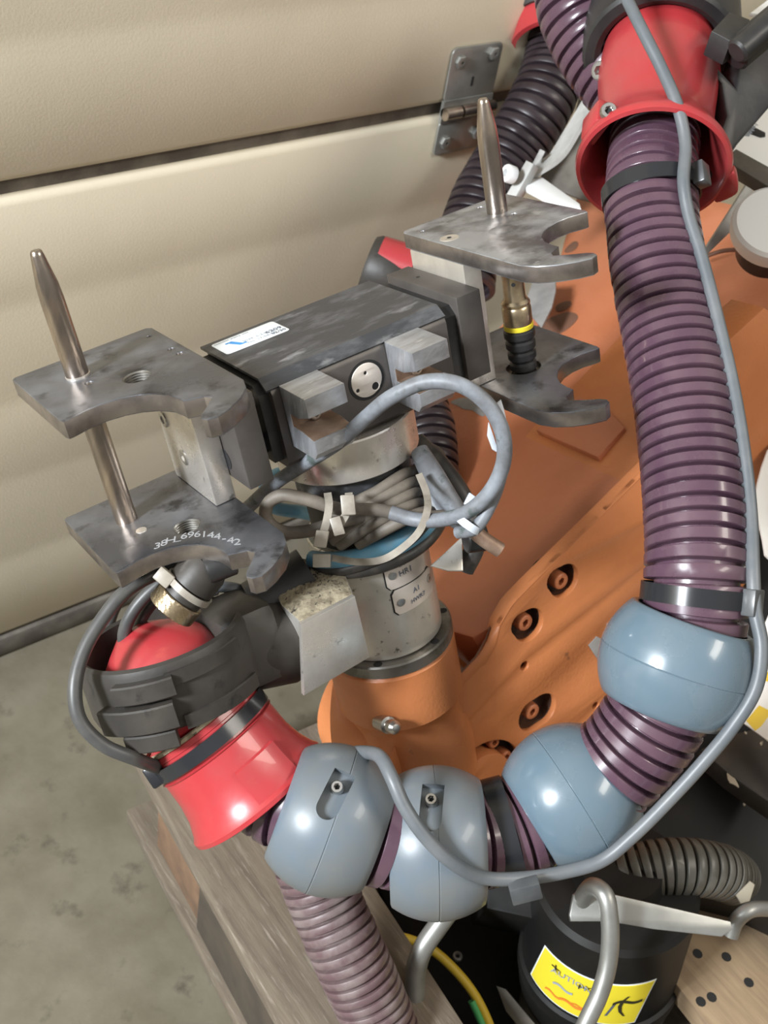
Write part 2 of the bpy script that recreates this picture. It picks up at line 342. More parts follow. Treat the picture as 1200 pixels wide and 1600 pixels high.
def band_g(c, ax, r, w, t, seg=40, ang=(0, 2 * PI), u=None):
    return lathe_g([(r, -w / 2), (r + t, -w / 2), (r + t, w / 2), (r, w / 2), (r, -w / 2)], c, ax, seg, ang, u)
def strap_g(pts, nrm, w, t, n=10):
    """flat strip along pts; nrm = function(point, tangent) -> outward normal"""
    c = spline(pts, n); T, _ = frames(c); vs = []; fs = []
    for p, tt in zip(c, T):
        nn = V(nrm(p)); nn = (nn - tt * nn.dot(tt)).normalized(); s = tt.cross(nn)
        vs += [p + s * w / 2 + nn * t, p - s * w / 2 + nn * t, p - s * w / 2, p + s * w / 2]
    for i in range(len(c) - 1):
        for k in range(4): l = (k + 1) % 4; fs.append([i * 4 + k, i * 4 + l, i * 4 + 4 + l, i * 4 + 4 + k])
    fs += [[0, 1, 2, 3], [len(vs) - 4 + k for k in range(4)]]
    return vs, fs

# ------------------------------------------------------------------ floor and door
obj('floor', [(-2.5, -2.5, 0), (3.6, -2.5, 0), (3.6, 1.2, 0), (-2.5, 1.2, 0)], [[0, 1, 2, 3]], 'concrete', kind='structure', smooth=None, loc=(0, 0, 0))
door = thing('door_1', None, None, (0.6, DOOR_Y, 0), kind='structure')
XL, XR = -2.2, 3.4
def door_profile(z0, z1):
    """one horizontal panel, seen from the end: (y, z) with two shallow pressed grooves and rolled edges"""
    p = [(DOOR_Y + 0.012, z0), (DOOR_Y + 0.004, z0 + 0.002), (DOOR_Y, z0 + 0.008)]
    h = z1 - z0
    for g in (0.22, 0.42, 0.60, 0.80):
        z = z0 + h * g
        p += [(DOOR_Y, z - 0.016), (DOOR_Y + 0.0009, z - 0.006), (DOOR_Y + 0.0009, z + 0.006), (DOOR_Y, z + 0.016)]
    p += [(DOOR_Y, z1 - 0.008), (DOOR_Y + 0.004, z1 - 0.002), (DOOR_Y + 0.012, z1)]
    return p
for z0, z1 in ((0.028, 0.555), (0.567, 1.094), (1.106, 1.633), (1.645, 2.172), (2.184, 2.711)):
    pr = door_profile(z0, z1); vs = [(x, y, z) for x in (XL, XR) for (y, z) in pr] + [(x, DOOR_Y + 0.04, z) for x in (XL, XR) for z in (z0, z1)]
    n = len(pr); fs = [[i, i + 1, n + i + 1, n + i] for i in range(n - 1)]
    b = 2 * n; fs += [[0, n, b + 2, b], [n - 1, b + 1, b + 3, 2 * n - 1], [b, b + 2, b + 3, b + 1], list(range(n)) + [b + 1, b], [n + i for i in range(n)] + [b + 3, b + 2]]
    obj('door_panel', vs, fs, 'door', door, smooth=50)
for z in (0.561, 1.100, 1.639, 2.178):
    MB().add(*box_g((0, 0, 0), V((1, 0, 0)), V((0, 1, 0)), V((0, 0, 1)), XL, XR, DOOR_Y + 0.009, DOOR_Y + 0.03, z - 0.007, z + 0.007, 0)).build('joint_seal', 'gasket', door)
vs, fs = box_g((0, 0, 0), V((1, 0, 0)), V((0, 1, 0)), V((0, 0, 1)), XL, XR, DOOR_Y - 0.004, DOOR_Y + 0.04, 0.0005, 0.029, 0.004)
obj('bottom_gasket', vs, fs, 'gasket', door)
# hinge across the joint
hx, hz = on_door(722, 185).x, 0.561
X1, Y1, Z1 = V((1, 0, 0)), V((0, 1, 0)), V((0, 0, 1))
HO = V((hx, DOOR_Y - 0.0005, hz))
hg = plate('hinge', rrect(-0.034, 0.010, 0.034, 0.066, 0.006), [], HO + V((0, -0.003, 0)), X1, Z1, -Y1, 0.0029, 'galv', door, label='grey steel hinge plate')
plate('hinge_leaf', rrect(-0.034, -0.048, 0.034, -0.010, 0.005), [], HO + V((0, -0.003, 0)), X1, Z1, -Y1, 0.0029, 'galv', hg)
for i in range(3):
    lathe('knuckle', [(0, 0), (0.0065, 0), (0.0065, 0.0205), (0, 0.0205)], HO + V((-0.034 + i * 0.0237, -0.0075, 0)), X1, 'pin', hg, seg=16)
MB().add(*box_g(HO, X1, Y1, Z1, -0.034, 0.034, -0.004, 0.0, -0.012, 0.012, 0)).build('leaf_neck', 'galv', hg)
for (a, b) in ((-0.022, 0.052), (0.022, 0.056), (-0.022, -0.034), (0.022, -0.030)):
    vs, fs = hexbolt_g(HO + V((a, -0.003, b)), -Y1, 0.0068, 0.004, 0.002, seg=6); obj('screw', vs, fs, 'galv', hg)
plate('slot', rrect(-0.0015, 0.024, 0.0015, 0.034, 0.001), [], HO + V((0, -0.0034, 0)), X1, Z1, -Y1, 0.0003, 'hole', hg, bevel=0.00005)

# ------------------------------------------------------------------ pallet
pal = thing('pallet', 'weathered grey wooden pallet under the robot, running up the lower left', 'pallet', (0.45, 0.2, 0))
SK = 0.08
def board(name, x0, x1, y0, y1, z0, z1, m, sk=0.0):
    vs, fs = box_g((0, 0, 0), V((1, -sk, 0)), V((sk, 1, 0)), Z1, x0, x1, y0, y1, z0, z1, 0.002); return obj(name, vs, fs, m, pal)
board('top_board', 0.2575, 0.385, -0.45, 0.60, 0.118, 0.14, 'wood', SK)
board('top_board', 0.565, 0.70, -0.45, 0.60, 0.118, 0.14, 'wood_tan', SK)
board('top_board', 0.73, 0.86, -0.45, 0.60, 0.118, 0.14, 'wood_tan', SK)
board('top_board', 0.90, 1.03, -0.45, 0.60, 0.118, 0.14, 'wood', SK)
board('bottom_board', 0.258, 0.335, -0.45, 0.60, 0.0005, 0.02, 'wood', SK)
board('bottom_board', 0.60, 0.70, -0.45, 0.60, 0.0005, 0.02, 'wood', SK)
board('bottom_board', 0.92, 1.02, -0.45, 0.60, 0.0005, 0.02, 'wood', SK)
for y in (0.50, 0.03, -0.42): board('cross_board', 0.275, 1.02, y - 0.05, y + 0.05, 0.096, 0.1175, 'wood', SK)
vs, fs = box_g((0, 0, 0), V((1, -SK, 0)), V((SK, 1, 0)), Z1, 0.264, 0.285, -0.45, 0.455, 0.0205, 0.1175, 0.002); obj('stringer', vs, fs, 'wood_darkest', pal)
for x in (0.288, 0.61, 0.92):
    for y in (0.49, 0.03, -0.42): board('block', x - 0.02, x + 0.09, y - 0.05, y + 0.06, 0.0205, 0.0955, 'wood_dark', SK)
for (px, py) in ((1090, 1490), (1170, 1535), (1095, 1565), (1112, 1558), (1135, 1495)):
    p = on_z(px, py, 0.1402); lathe('nail_hole', [(0, 0), (0.0045, 0)], p, Z1, 'hole', pal, seg=10)

# ------------------------------------------------------------------ gripper frame
TL = c2w(V((0.8218, -0.4053, 0.4006))).normalized()
TU = -c2w(V((0.1741, 0.8479, 0.5007))).normalized(); TU = (TU - TL * TU.dot(TL)).normalized()
TW = TU.cross(TL).normalized()
if TW.dot(c2w(V((0.5426, 0.3417, -0.7673)))) < 0: TW = -TW
TO = P(234, 510, 0.74)
def tp(l, w, n): return TO + TL * l + TW * w + TU * n
def tN(x, y, n): q = on_plane(x, y, TO + TU * n, TU) - TO; return (q.dot(TL), q.dot(TW))
def tW(x, y, w): q = on_plane(x, y, TO + TW * w, TW) - TO; return (q.dot(TL), q.dot(TU))
AL, AW = 0.098, 0.045                      # where the wrist axis passes
def tbox(l0, l1, w0, w1, n0, n1, bev=0.0008): return box_g(TO, TL, TW, TU, l0, l1, w0, w1, n0, n1, bev)
def tcyl(n0, n1, r, ch=0.0008, seg=56, l=AL, w=AW): return lathe_g([(0, n0), (r - ch, n0), (r, n0 + ch), (r, n1 - ch), (r - ch, n1), (0, n1)], tp(l, w, 0), TU, seg, u=TL)

gr = thing('gripper', 'black two jaw gripper with hooked steel plates, mounted on the orange robot flange', 'gripper', tp(AL, AW, -0.27))
# body with chamfered top front edge
pr = [(0.0, -0.028), (0.081, -0.028), (0.0885, -0.0335), (0.090, -0.037), (0.090, -0.084), (0.086, -0.088), (0.003, -0.088), (0.0, -0.085)]
def prism(pr, l0, l1):
    n = len(pr); vs = [tp(l0, w, nn) for (w, nn) in pr] + [tp(l1, w, nn) for (w, nn) in pr]
    return vs, [list(range(n)), [n + i for i in range(n)]] + [[i, (i + 1) % n, n + (i + 1) % n, n + i] for i in range(n)]
obj('body', *prism(pr, 0.033, 0.1655), 'block_brown', gr)
obj('body_cover', *prism([(-0.002, -0.0262), (0.0815, -0.0262), (0.0895, -0.0325), (0.0885, -0.034), (0.081, -0.028), (-0.002, -0.028)], 0.0300, 0.1660), 'black_anod', gr)
for l0, l1 in ((0.0265, 0.0335), (0.165, 0.1775)):
    obj('end_plate', *prism([(0.004, -0.031), (0.078, -0.031), (0.084, -0.037), (0.084, -0.083), (0.004, -0.083)], l0, l1), 'rubber', gr)
for (w, n, r) in ((0.071, -0.042, 0.0055), (0.071, -0.073, 0.007), (0.02, -0.045, 0.006)):
    lathe('guide_rod', [(0, 0), (r, 0), (r, 0.032), (0, 0.032)], tp(0.0, w, n), TL, 'alu' if n > -0.05 else 'black_gloss', gr, seg=20)
    lathe('guide_rod', [(0, 0), (r, 0), (r, 0.02), (0, 0.02)], tp(0.162, w, n), TL, 'black_gloss', gr, seg=20)
# round cap with keyhole on the front face
lc, nc = tW(573, 594, 0.0905)
cap = circ(lc, nc, 0.0115, 36)
plate('cap', cap, [circ(lc, nc + 0.005, 0.0012, 12), circ(lc + 0.0055, nc - 0.0063, 0.0026, 14), circ(lc - 0.0078, nc - 0.0045, 0.0013, 10)], tp(0, 0, 0) + TW * 0.0909, TL, TU, TW, 0.0012, 'tag', gr, label='round grey cap on front face')
lathe('cap_recess', [(0, 0.0001), (0.0135, 0.0001)], tp(lc, 0.0902, nc), TW, 'hole', gr, seg=36)
# the two notched blocks on the front face
def vblock(l0, l1):
    # outline in (w, n): block 0.09 .. 0.122, C-shaped mouth opening forward
    o = [(0.0905, -0.032), (0.1225, -0.032), (0.1225, -0.0445), (0.1080, -0.0492), (0.0975, -0.0492), (0.0975, -0.0580), (0.1080, -0.0580), (0.1225, -0.0605), (0.1225, -0.0690), (0.1180, -0.0740), (0.0905, -0.0740)]
    return o
def block(l0, l1):
    O = TO + TL * l1
    b = plate('notched_block', [(w, n) for (w, n) in vblock(l0, l1)], [], O, TW, TU, TL, l1 - l0, 'alu_block', gr, bevel=0.0005, label='notched steel block on the front')
    bolt('block_screw', tp((l0 + l1) / 2 + 0.001, 0.0975, -0.0537), TW, 0.0043, 0.0045, 'screw', b, hexr=0.0022)
    q = MB().add(*box_g(TO, TL, TW, TU, l0 + 0.0003, l1 - 0.0003, 0.0973, 0.0978, -0.0579, -0.0493, 0)).add([tp(l0 + .0004, 0.0976, -0.0579), tp(l0 + .0004, 0.1080, -0.0579), tp(l0 + .0004, 0.1215, -0.0602), tp(l1 - .0004, 0.1215, -0.0602), tp(l1 - .0004, 0.1080, -0.0579), tp(l1 - .0004, 0.0976, -0.0579)], [[0, 1, 4, 5], [1, 2, 3, 4]]); q.build('notch_floor', 'rust_in', b)
block(0.0385, 0.0665); block(0.1165, 0.1435)
# sticker
q = [tN(x, y, -0.0260) for (x, y) in ((329, 541), (424, 501), (453, 515), (357, 554))]
l0 = (q[0][0] + q[3][0]) / 2; l1 = (q[1][0] + q[2][0]) / 2; w0 = (q[0][1] + q[1][1]) / 2; w1 = (q[2][1] + q[3][1]) / 2
stk = plate('sticker', rrect(l0, w0, l1, w1, 0.0025), [], TO + TU * -0.0259, TL, TW, TU, 0.0002, 'sticker', gr, bevel=0.00004, label='white sticker with blue logo')
def lblline(s, lx, wy, size, m='ink', name='lettering', flip=-1):
    text(name, s, TO + TL * lx + TW * wy + TU * -0.0257, TL * 1, TW * -1, size, m, stk, h=0.0001)
ll = l1 - l0; ww = w1 - w0
zo = [(0, 0), (.30, 0), (.30, .16), (.68, .16), (.30, .84), (1, .84), (1, 1), (.40, 1), (.70, .84)]
def stamp(poly, lx, wy, sl, sw, m, name='logo'):
    vs = [tp(lx + a * sl, wy + b * sw, -0.02565) for (a, b) in poly]; n = len(vs)
    vs += [v + TU * -0.0001 for v in vs]
    obj(name, vs, [list(range(n))] + [[i, (i + 1) % n, n + (i + 1) % n, n + i] for i in range(n)], m, stk, smooth=None)
lx, wy = l0 + ll * 0.20, w0 + ww * 0.30
stamp([(0, 0), (.42, 0), (1, .78), (1, 1), (.58, 1), (0, .25)], lx, wy, ll * .13, ww * .42, 'ink_blue')
stamp([(0, 0), (1, 0), (1, 1), (0, 1)], lx - ll * .05, wy, ll * .10, ww * .07, 'ink_blue')
stamp([(0, 0), (1, 0), (1, 1), (0, 1)], lx + ll * .09, wy + ww * .36, ll * .10, ww * .07, 'ink_blue')
lblline('0039  0-3-81-6', l0 + ll * .60, w0 + ww * .60, ww * .15, 'ink_pale')
lblline('No. 17-04-20', l0 + ll * .60, w0 + ww * .80, ww * .15, 'ink_pale')
lblline('6209', l0 + ll * .84, w0 + ww * .62, ww * .24)
lblline('02/30', l0 + ll * .86, w0 + ww * .84, ww * .18)
lblline('automation  gripping  tools', l0 + ll * .30, w0 + ww * .12, ww * .09, 'ink_pale')

# jaws: hooked plates, post, backing block
HK = [(-0.0935, 0.002), (-0.0935, 0.090), (-0.0925, 0.0935), (-0.0895, 0.0935)]
arc = [(-0.0895, 0.0935), (-0.078, 0.0905), (-0.068, 0.0905), (-0.058, 0.0930), (-0.050, 0.0975), (-0.0425, 0.1045), (-0.0370, 0.1145), (-0.0355, 0.1240), (-0.0355, 0.1295)]
tip = [(-0.0250, 0.1345), (-0.0225, 0.1395), (-0.0290, 0.1475), (-0.0365, 0.1550), (-0.0385, 0.1595), (-0.0370, 0.1635), (-0.0315, 0.1655), (-0.0230, 0.1620), (-0.0120, 0.1545), (-0.0040, 0.1450), (0.0, 0.1340), (0.0, 0.0035), (-0.003, 0.0)]
outline_hook = [(-0.0915, 0.0)] + HK[:-1] + arc + tip
MIR = 0.1975
def hook_plate(parent, mir, top, holes, m, name, label):
    f = (lambda l: MIR - l) if mir else (lambda l: l)
    ol = [(f(l), w) for (l, w) in outline_hook]; hs = [[(f(a), b) for (a, b) in h] for h in holes]
    return plate(name, ol, hs, TO + TU * top, TL, TW, TU, 0.0115, m, parent, bevel=0.0007, label=label, side_m='steel_edge')
def hole_ring(parent, l, w, n, r, depth=0.011, thread=True):
    """threaded wall of a tapped hole: stacked ridges"""
    prf = []; k = 7
    for i in range(k):
        prf += [(r, -i * depth / k), (r - 0.0009, -(i + .5) * depth / k)]
    lathe('thread', prf + [(r, -depth)], tp(l, w, n), TU, 'steel_ring', parent, seg=32)
for side in (0, 1):
    f = (lambda l: MIR - l) if side else (lambda l: l)
    sg = -1 if side else 1
    if not side:
        ul = tN(214, 588, 0); ll_ = tN(292, 822, -0.101)
        hs = [circ(ul[0], ul[1], 0.0085, 28), circ(*tN(139, 598, 0), 0.0024, 12), circ(*tN(233, 525, 0), 0.0018, 12), circ(*tN(267, 545, 0), 0.0020, 12), circ(*tN(281, 552, 0), 0.0022, 12)]
        up = hook_plate(gr, 0, 0, hs, 'steel_dark', 'hook_plate', 'upper hooked plate of left jaw')
        hole_ring(up, ul[0], ul[1], -0.0002, 0.0086)
        lo = hook_plate(gr, 0, -0.101, [circ(ll_[0], ll_[1], 0.0085, 28)], 'steel_dark', 'hook_plate', 'engraved lower hooked plate of left jaw')
        hole_ring(lo, ll_[0], ll_[1], -0.1012, 0.0086)
        for (x, y, n) in ((139, 598, -0.011),): pass
        a = tN(221, 829, -0.101); lathe('dowel_end', [(0, 0.0006), (0.0034, 0.0006), (0.0036, 0)], tp(a[0], a[1], -0.101), TU, 'alu', lo, seg=16)
        # engraved number, letter by letter along the arc
        s = '38H_696144-42'; x0, y0, x1, y1 = 246, 853, 371, 847
        for i, ch in enumerate(s):
            t = i / (len(s) - 1); px = x0 + (x1 - x0) * t; py = y0 + (y1 - y0) * t - 15 * math.sin(PI * min(1, t * 1.02)) ; a = tN(px, py, -0.101)
            sl = -0.45 + 0.75 * t
            text('engraving', ch, tp(a[0], a[1], -0.1010), TL + TW * (0.42 + 0.5 * t), TL * .55 - TW, 0.0100, 'engrave', lo, h=0.0002, skew=True)
    else:
        h1 = tN(803, 334, 0); h2 = tN(702, 372, 0); h3 = tN(750, 324, 0); h4 = tN(660, 361, 0)
        def mir(p): return (MIR - p[0], p[1])
        up = hook_plate(gr, 1, 0, [circ(*mir(h1), 0.0022, 12), circ(*mir(h3), 0.0022, 12), circ(*mir(h4), 0.0015, 12)], 'steel_worn', 'hook_plate', 'upper hooked plate of right jaw')
        lathe('plug', [(0, 0.0003), (0.0065, 0.0003), (0.0068, 0)], tp(h2[0], h2[1], 0), TU, 'alu', up, seg=24)
        lathe('plug', [(0.0016, 0.0005), (0.0001, 0.0005)], tp(h2[0], h2[1], 0), TU, 'hole', up, seg=12)
        a = tN(786, 359, 0); lathe('sensor_face', [(0, 0.0002), (0.0095, 0.0002), (0.0100, 0)], tp(a[0], a[1], 0), TU, 'steel_worn', up, seg=32)
        sl_, sw_ = tN(818, 573, -0.101)
        lo = hook_plate(gr, 1, -0.101, [circ(MIR - sl_, sw_, 0.0125, 28)], 'steel_dark', 'hook_plate', 'lower hooked plate of right jaw')
    for (aa, bb) in (((-0.0125, 0.0), 0),):
        vs, fs = box_g(TO, TL, TW, TU, *(sorted((f(-0.0145), f(0.0)))), 0.008, 0.0715, -0.1008, -0.0117, 0.0008)
        post = obj('post', vs, fs, 'alu', gr, label='bare aluminium spacer post of %s jaw' % ('right' if side else 'left'))
    if side:
        MB().add(*tbox(0.1845, 0.1975, 0.060, 0.072, -0.1006, -0.082)).build('post_foot', 'alu', post)
        vs, fs = tbox(0.1775, 0.1970, 0.0035, 0.088, -0.0855, -0.0245); blk = obj('jaw_block', vs, fs, 'block_brown', gr, label='black backing block of right jaw')
        for w, n in ((0.03, -0.03), (0.045, -0.03)): lathe('pinhole', [(0, 0), (0.0018, 0)], tp(0.1774, w + .01, n - .004), -TL, 'hole', blk, seg=10)
        lathe('pinhole', [(0, 0), (0.0016, 0)], tp(0.187, 0.030, -0.0244), TU, 'hole', blk, seg=10)
        lathe('bore', [(0, 0), (0.0115, 0)], tp(0.1773, 0.072, -0.046), -TL, 'hole', blk, seg=20)
    else:
        vs, fs = tbox(0.0004, 0.0175, 0.0035, 0.0985, -0.0855, -0.0245); obj('jaw_block', vs, fs, 'block_brown', gr, label='black backing block of left jaw')
        for (px, py) in ((288, 714), (256, 655)):
            q = on_plane(px, py, tp(-0.0145, 0, 0), TL); bolt('post_screw', q + TL * 0.001, -TL, 0.0055, 0.0022, 'screw', post, hexr=0.003)
# guide pins
def pin(base, h0, h1, r, name, label, tipr):
    return lathe(name, [(0, h0), (r, h0), (r, h1 - 0.030), (r * .93, h1 - 0.020), (tipr * 1.15, h1 - 0.003), (tipr, h1 - 0.0008), (tipr * .8, h1), (0, h1)], base, TU, 'pin', gr, seg=32, label=label)
a = tN(122, 588, 0); pin(tp(a[0], a[1], 0), -0.1012, 0.078, 0.0070, 'guide_pin', 'tall tapered pin through the left jaw plates', 0.0034)
lathe('pin_collar', [(0.0071, 0.0), (0.0074, 0.0014), (0.007, 0.0016)], tp(a[0], a[1], 0), TU, 'alu', gr, seg=32)
a = tN(777, 331, 0); pin(tp(a[0], a[1], 0), -0.0005, 0.0785, 0.0074, 'guide_pin', 'tapered pin on the right jaw plate', 0.0036)

# round adapters under the gripper
obj('mounting_disc', *tcyl(-0.1185, -0.0885, 0.0500, 0.001, 72), 'alu', gr, label='bright turned aluminium disc')
obj('black_collar', *tcyl(-0.139, -0.1187, 0.0415), 'black_anod', gr)
obj('core', *tcyl(-0.205, -0.1392, 0.0375), 'dusty_black', gr)
mt = 'alu_dirty'
obj('coupling', *tcyl(-0.2725, -0.178, 0.0428, 0.001, 72), mt, gr, label='dusty aluminium coupling cylinder')
# two curved tag plates with screws on the coupling
def tag_plate(a0, a1, n0, n1, lines, screws, name='tag_plate', m_='tag', t=0.0012):
    r = 0.0430; vs = []; fs = []; na = 14
    ol = rrect(a0 * r, n0, a1 * r, n1, 0.0035, 4); n = len(ol)
    # grid patch wrapped round the cylinder, trimmed to a rounded outline by fanning from the centre line
    mb = MB(); k = 16; rows = []
    for i in range(k + 1):
        x = a0 * r + (a1 - a0) * r * i / k
        dx = min(x - a0 * r, a1 * r - x); c = 0.0035
        cut = c - math.sqrt(max(0, c * c - (c - dx) ** 2)) if dx < c else 0
        rows.append((x, n0 + cut, n1 - cut))
    def q(x, nn, rr): a = x / r; return tp(AL, AW, nn) + (TL * math.cos(a) + TW * math.sin(a)) * rr
    for (x, b, tt) in rows: vs += [q(x, b, r), q(x, b, r + t), q(x, tt, r + t), q(x, tt, r)]
    for i in range(k):
        for j in range(4): l = (j + 1) % 4; fs.append([i * 4 + j, i * 4 + l, i * 4 + 4 + l, i * 4 + 4 + j])
    fs += [[0, 1, 2, 3], [k * 4 + j for j in range(4)]]
    tg = obj(name, vs, fs, m_, gr, smooth=25)
    for (x, nn) in screws:
        a = x; d = TL * math.cos(a) + TW * math.sin(a)
        vs, fs = hexbolt_g(tp(AL, AW, nn) + d * (r + t * .8), d, 0.0032, 0.0009, 0.0013); s = obj('tag_screw', vs, fs, 'screw', tg)
    for (x, nn, s, sz) in lines:
        d = TL * math.cos(x) + TW * math.sin(x); tn = TL * math.sin(x) - TW * math.cos(x)
        text('lettering', s, tp(AL, AW, nn) + d * (r + t + 0.0003), tn, TU, sz, 'ink', tg)
tag_plate(PI * .33, PI * .607, -0.2127, -0.1893, [], [], 'plate_gap_shade', 'hole', 0.0004)  # black backing sheets paint the gap shadow round both tag plates
tag_plate(PI * .287, PI * .592, -0.2352, -0.2128, [], [], 'plate_gap_shade', 'hole', 0.0004)
tag_plate(PI * .335, PI * .60, -0.2120, -0.190, [(PI * .50, -0.1945, '.R', 0.0058), (PI * .485, -0.2015, 'HR1', 0.0065)], [(PI * .562, -0.2005)])
tag_plate(PI * .290, PI * .585, -0.2345, -0.2135, [(PI * .44, -0.2205, 'A1', 0.006), (PI * .44, -0.2280, 'HWR7', 0.005)], [(PI * .545, -0.2245), (PI * .325, -0.2215)])
lathe('pinhole', [(0, 0), (0.0055, 0)], tp(AL, AW, -0.184) + (TL * math.cos(2.15) + TW * math.sin(2.15)) * 0.0430, TL * math.cos(2.15) + TW * math.sin(2.15), 'hole', gr, seg=20)

# square-cut aluminium lug with swarf on top, holding the black clamp
wf = 0.112
fr = [tW(x, y, wf) for (x, y) in ((471, 976), (555, 932), (578, 1027), (475, 1087))]
lug = plate('lug_plate', fr, [], TO + TW * wf, TL, TU, TW, 0.004, 'alu', gr, bevel=0.0004, label='square aluminium end plate')
ntop = (fr[0][1] + fr[1][1]) / 2 - 0.001
tpoly = [tN(x, y, ntop) for (x, y) in ((470, 973), (553, 932), (540, 900), (520, 880), (470, 872), (432, 888), (425, 915), (440, 945))]
lugb = plate('lug_block', tpoly, [], TO + TU * ntop, TL, TW, TU, 0.040, 'alu_dirty', gr, bevel=0.0005)
bm_v = []; bm_f = []
n = 26
import itertools
cxm = sum(p[0] for p in tpoly) / len(tpoly); cym = sum(p[1] for p in tpoly) / len(tpoly)
ring = []
for i in range(len(tpoly)):
    a, b = tpoly[i], tpoly[(i + 1) % len(tpoly)]
    for j in range(8): ring.append((a[0] + (b[0] - a[0]) * j / 8, a[1] + (b[1] - a[1]) * j / 8))
vs = [tp(cxm, cym, ntop + 0.003)]; fs = []; K = 14
for k in range(1, K + 1):
    for (x, y) in ring:
        xx = cxm + (x - cxm) * k / K * .985; yy = cym + (y - cym) * k / K * .985
        hgt = 0.0034 * (1 - (k / K) ** 3) + 0.0010 * noise.noise(V((xx * 420, yy * 420, 0))) + 0.0007 * noise.noise(V((xx * 900, yy * 900, 3)))
        vs.append(tp(xx, yy, ntop + max(0.0001, hgt) if k < K else ntop))
m_ = len(ring)
for i in range(m_): fs.append([0, 1 + i, 1 + (i + 1) % m_])
for k in range(K - 1):
    for i in range(m_): fs.append([1 + k * m_ + i, 1 + k * m_ + (i + 1) % m_, 1 + (k + 1) * m_ + (i + 1) % m_, 1 + (k + 1) * m_ + i])
obj('swarf', vs, fs, 'dirt', gr, kind='stuff', label='crust of pale grit and dark swarf')
# small swarf curls
mb = MB()
for i in range(420):
    x, y = random.choice(ring); t = random.random() ** .9 * .8; xx = cxm + (x - cxm) * t * .93; yy = cym + (y - cym) * t * .93
    xx += 0.004; p = tp(xx, yy, ntop + 0.0030 * (1 - t ** 3) + 0.0004); d = V((random.uniform(-1, 1), random.uniform(-1, 1), random.uniform(-.2, .8))).normalized()
    s = d.cross(V((random.random(), random.random(), random.random()))).normalized(); L_ = random.uniform(0.0008, 0.0024); wd_ = random.uniform(0.0002, 0.0005)
    b = [p - d * L_ / 2, p + s * wd_, p + d * L_ / 2 + TU * .0003, p - s * wd_]; mb.add(b, [[0, 1, 2, 3]])
mb.build('metal_chips', 'rubber', gr, kind='stuff', smooth=None)

# ------------------------------------------------------------------ robot arm
rb = thing('robot_arm', 'orange painted cast robot arm rising from lower left to upper right', 'robot', tp(AL, AW, -0.43))
RD = (TL * 0.943 + TU * 0.333).normalized(); RE = (TU * 0.943 - TL * 0.333).normalized()
def rA(x, y, w): q = on_plane(x, y, TO + TW * w, TW) - TO; return (q.dot(RD), q.dot(RE))
def rp(d, e, w): return TO + RD * d + RE * e + TW * w
obj('flange', *tcyl(-0.2840, -0.2728, 0.0500, 0.0012, 72), 'steel_ring', rb, label='dark steel flange ring')
for th in (0.35, 1.22, 2.3, 3.4, 4.6, 5.6):
    d = TL * math.cos(th) + TW * math.sin(th)
    lathe('flange_hole', [(0, 0), (0.0034, 0)], tp(AL, AW, -0.27275) + d * 0.0452, TU, 'hole', rb, seg=14)
obj('wrist_cylinder', *tcyl(-0.336, -0.2845, 0.0500, 0.002, 72), 'orange', rb)
vs, fs = lathe_g([(0.0502, -0.3085), (0.0503, -0.3055)], tp(AL, AW, 0), TU, 40, (1.0, 2.6), TL); obj('scuff_mark', vs, fs, 'steel_ring', rb)
lathe('wrist_neck', [(0.048, -0.336), (0.046, -0.339), (0.044, -0.350), (0.046, -0.366), (0.051, -0.385), (0.05, -0.42), (0.0, -0.45)], tp(AL, AW, 0), TU, 'orange', rb, seg=56)
bearing = on_plane(756, 1222, TO + TW * 0.07, TW); bq = bearing - TO; bd, be = bq.dot(RD), bq.dot(RE)
obj('wrist_housing', *lathe_g([(0, -0.05), (0.058, -0.05), (0.062, -0.045), (0.062, 0.038), (0.058, 0.043), (0, 0.043)], tp(0.118, 0, -0.415), TW, 56), 'orange', rb)
q = on_plane(612, 1135, TO + TW * 0.094, TW); lathe('grease_nipple', [(0, 0.008), (0.003, 0.0075), (0.0052, 0.005), (0.0055, 0.0), (0.0045, -0.004), (0.0065, -0.005), (0.0065, -0.02)], q, TW + TU * .4, 'screw', rb, seg=18)
q = tp(AL - 0.03, AW, -0.40)
lathe('fork_lip', [(0.046, -0.03), (0.058, -0.03), (0.062, -0.02), (0.062, 0.012), (0.058, 0.018), (0.046, 0.018), (0.046, -0.03)], tp(0.098, 0.016, -0.375), (TW * .75 + TL * .66), 'orange', rb, seg=56)
lathe('lip_seal', [(0.040, -0.02), (0.0455, -0.02), (0.0455, 0.019), (0.040, 0.020)], tp(0.098, 0.016, -0.375), (TW * .75 + TL * .66), 'hole', rb, seg=48)

SEAMW, FACEW, eB = 0.050, 0.070, None
sm = rA(880, 850, SEAMW); eB = sm[1]
def onB(x, y, e=None): q = on_plane(x, y, TO + RE * (eB if e is None else e), RE) - TO; return (q.dot(RD), q.dot(TW))
# front face with pockets
edge_px = [(1230, 500), (1140, 592), (1062, 685), (1000, 746), (940, 806), (880, 865), (836, 908), (800, 945), (781, 978), (774, 1008), (754, 1045), (712, 1092), (668, 1134), (640, 1168), (622, 1205), (618, 1250)]
low_px = [(660, 1300), (760, 1330), (850, 1310), (930, 1200), (1000, 1150), (1062, 1062), (1170, 905), (1196, 770), (1240, 700)]
A_out = [rA(x, y, FACEW) for (x, y) in edge_px + low_px]
def pocket(px, py, r, a0=None): c = rA(px, py, FACEW); return c, r
pk = []
def teardrop(c, r, ang, k=1.28):
    o = []
    for i in range(28):
        a = 2 * PI * i / 28; d = math.cos(a - ang); rr = r
        if d > 0.72: rr = r * (1 + (k - 1) * (d - 0.72) / 0.28)
        o.append((c[0] + rr * math.cos(a), c[1] + rr * math.sin(a)))
    return o
P1, P2, P3 = rA(882, 908, FACEW), rA(827, 977, FACEW), rA(838, 1115, FACEW)
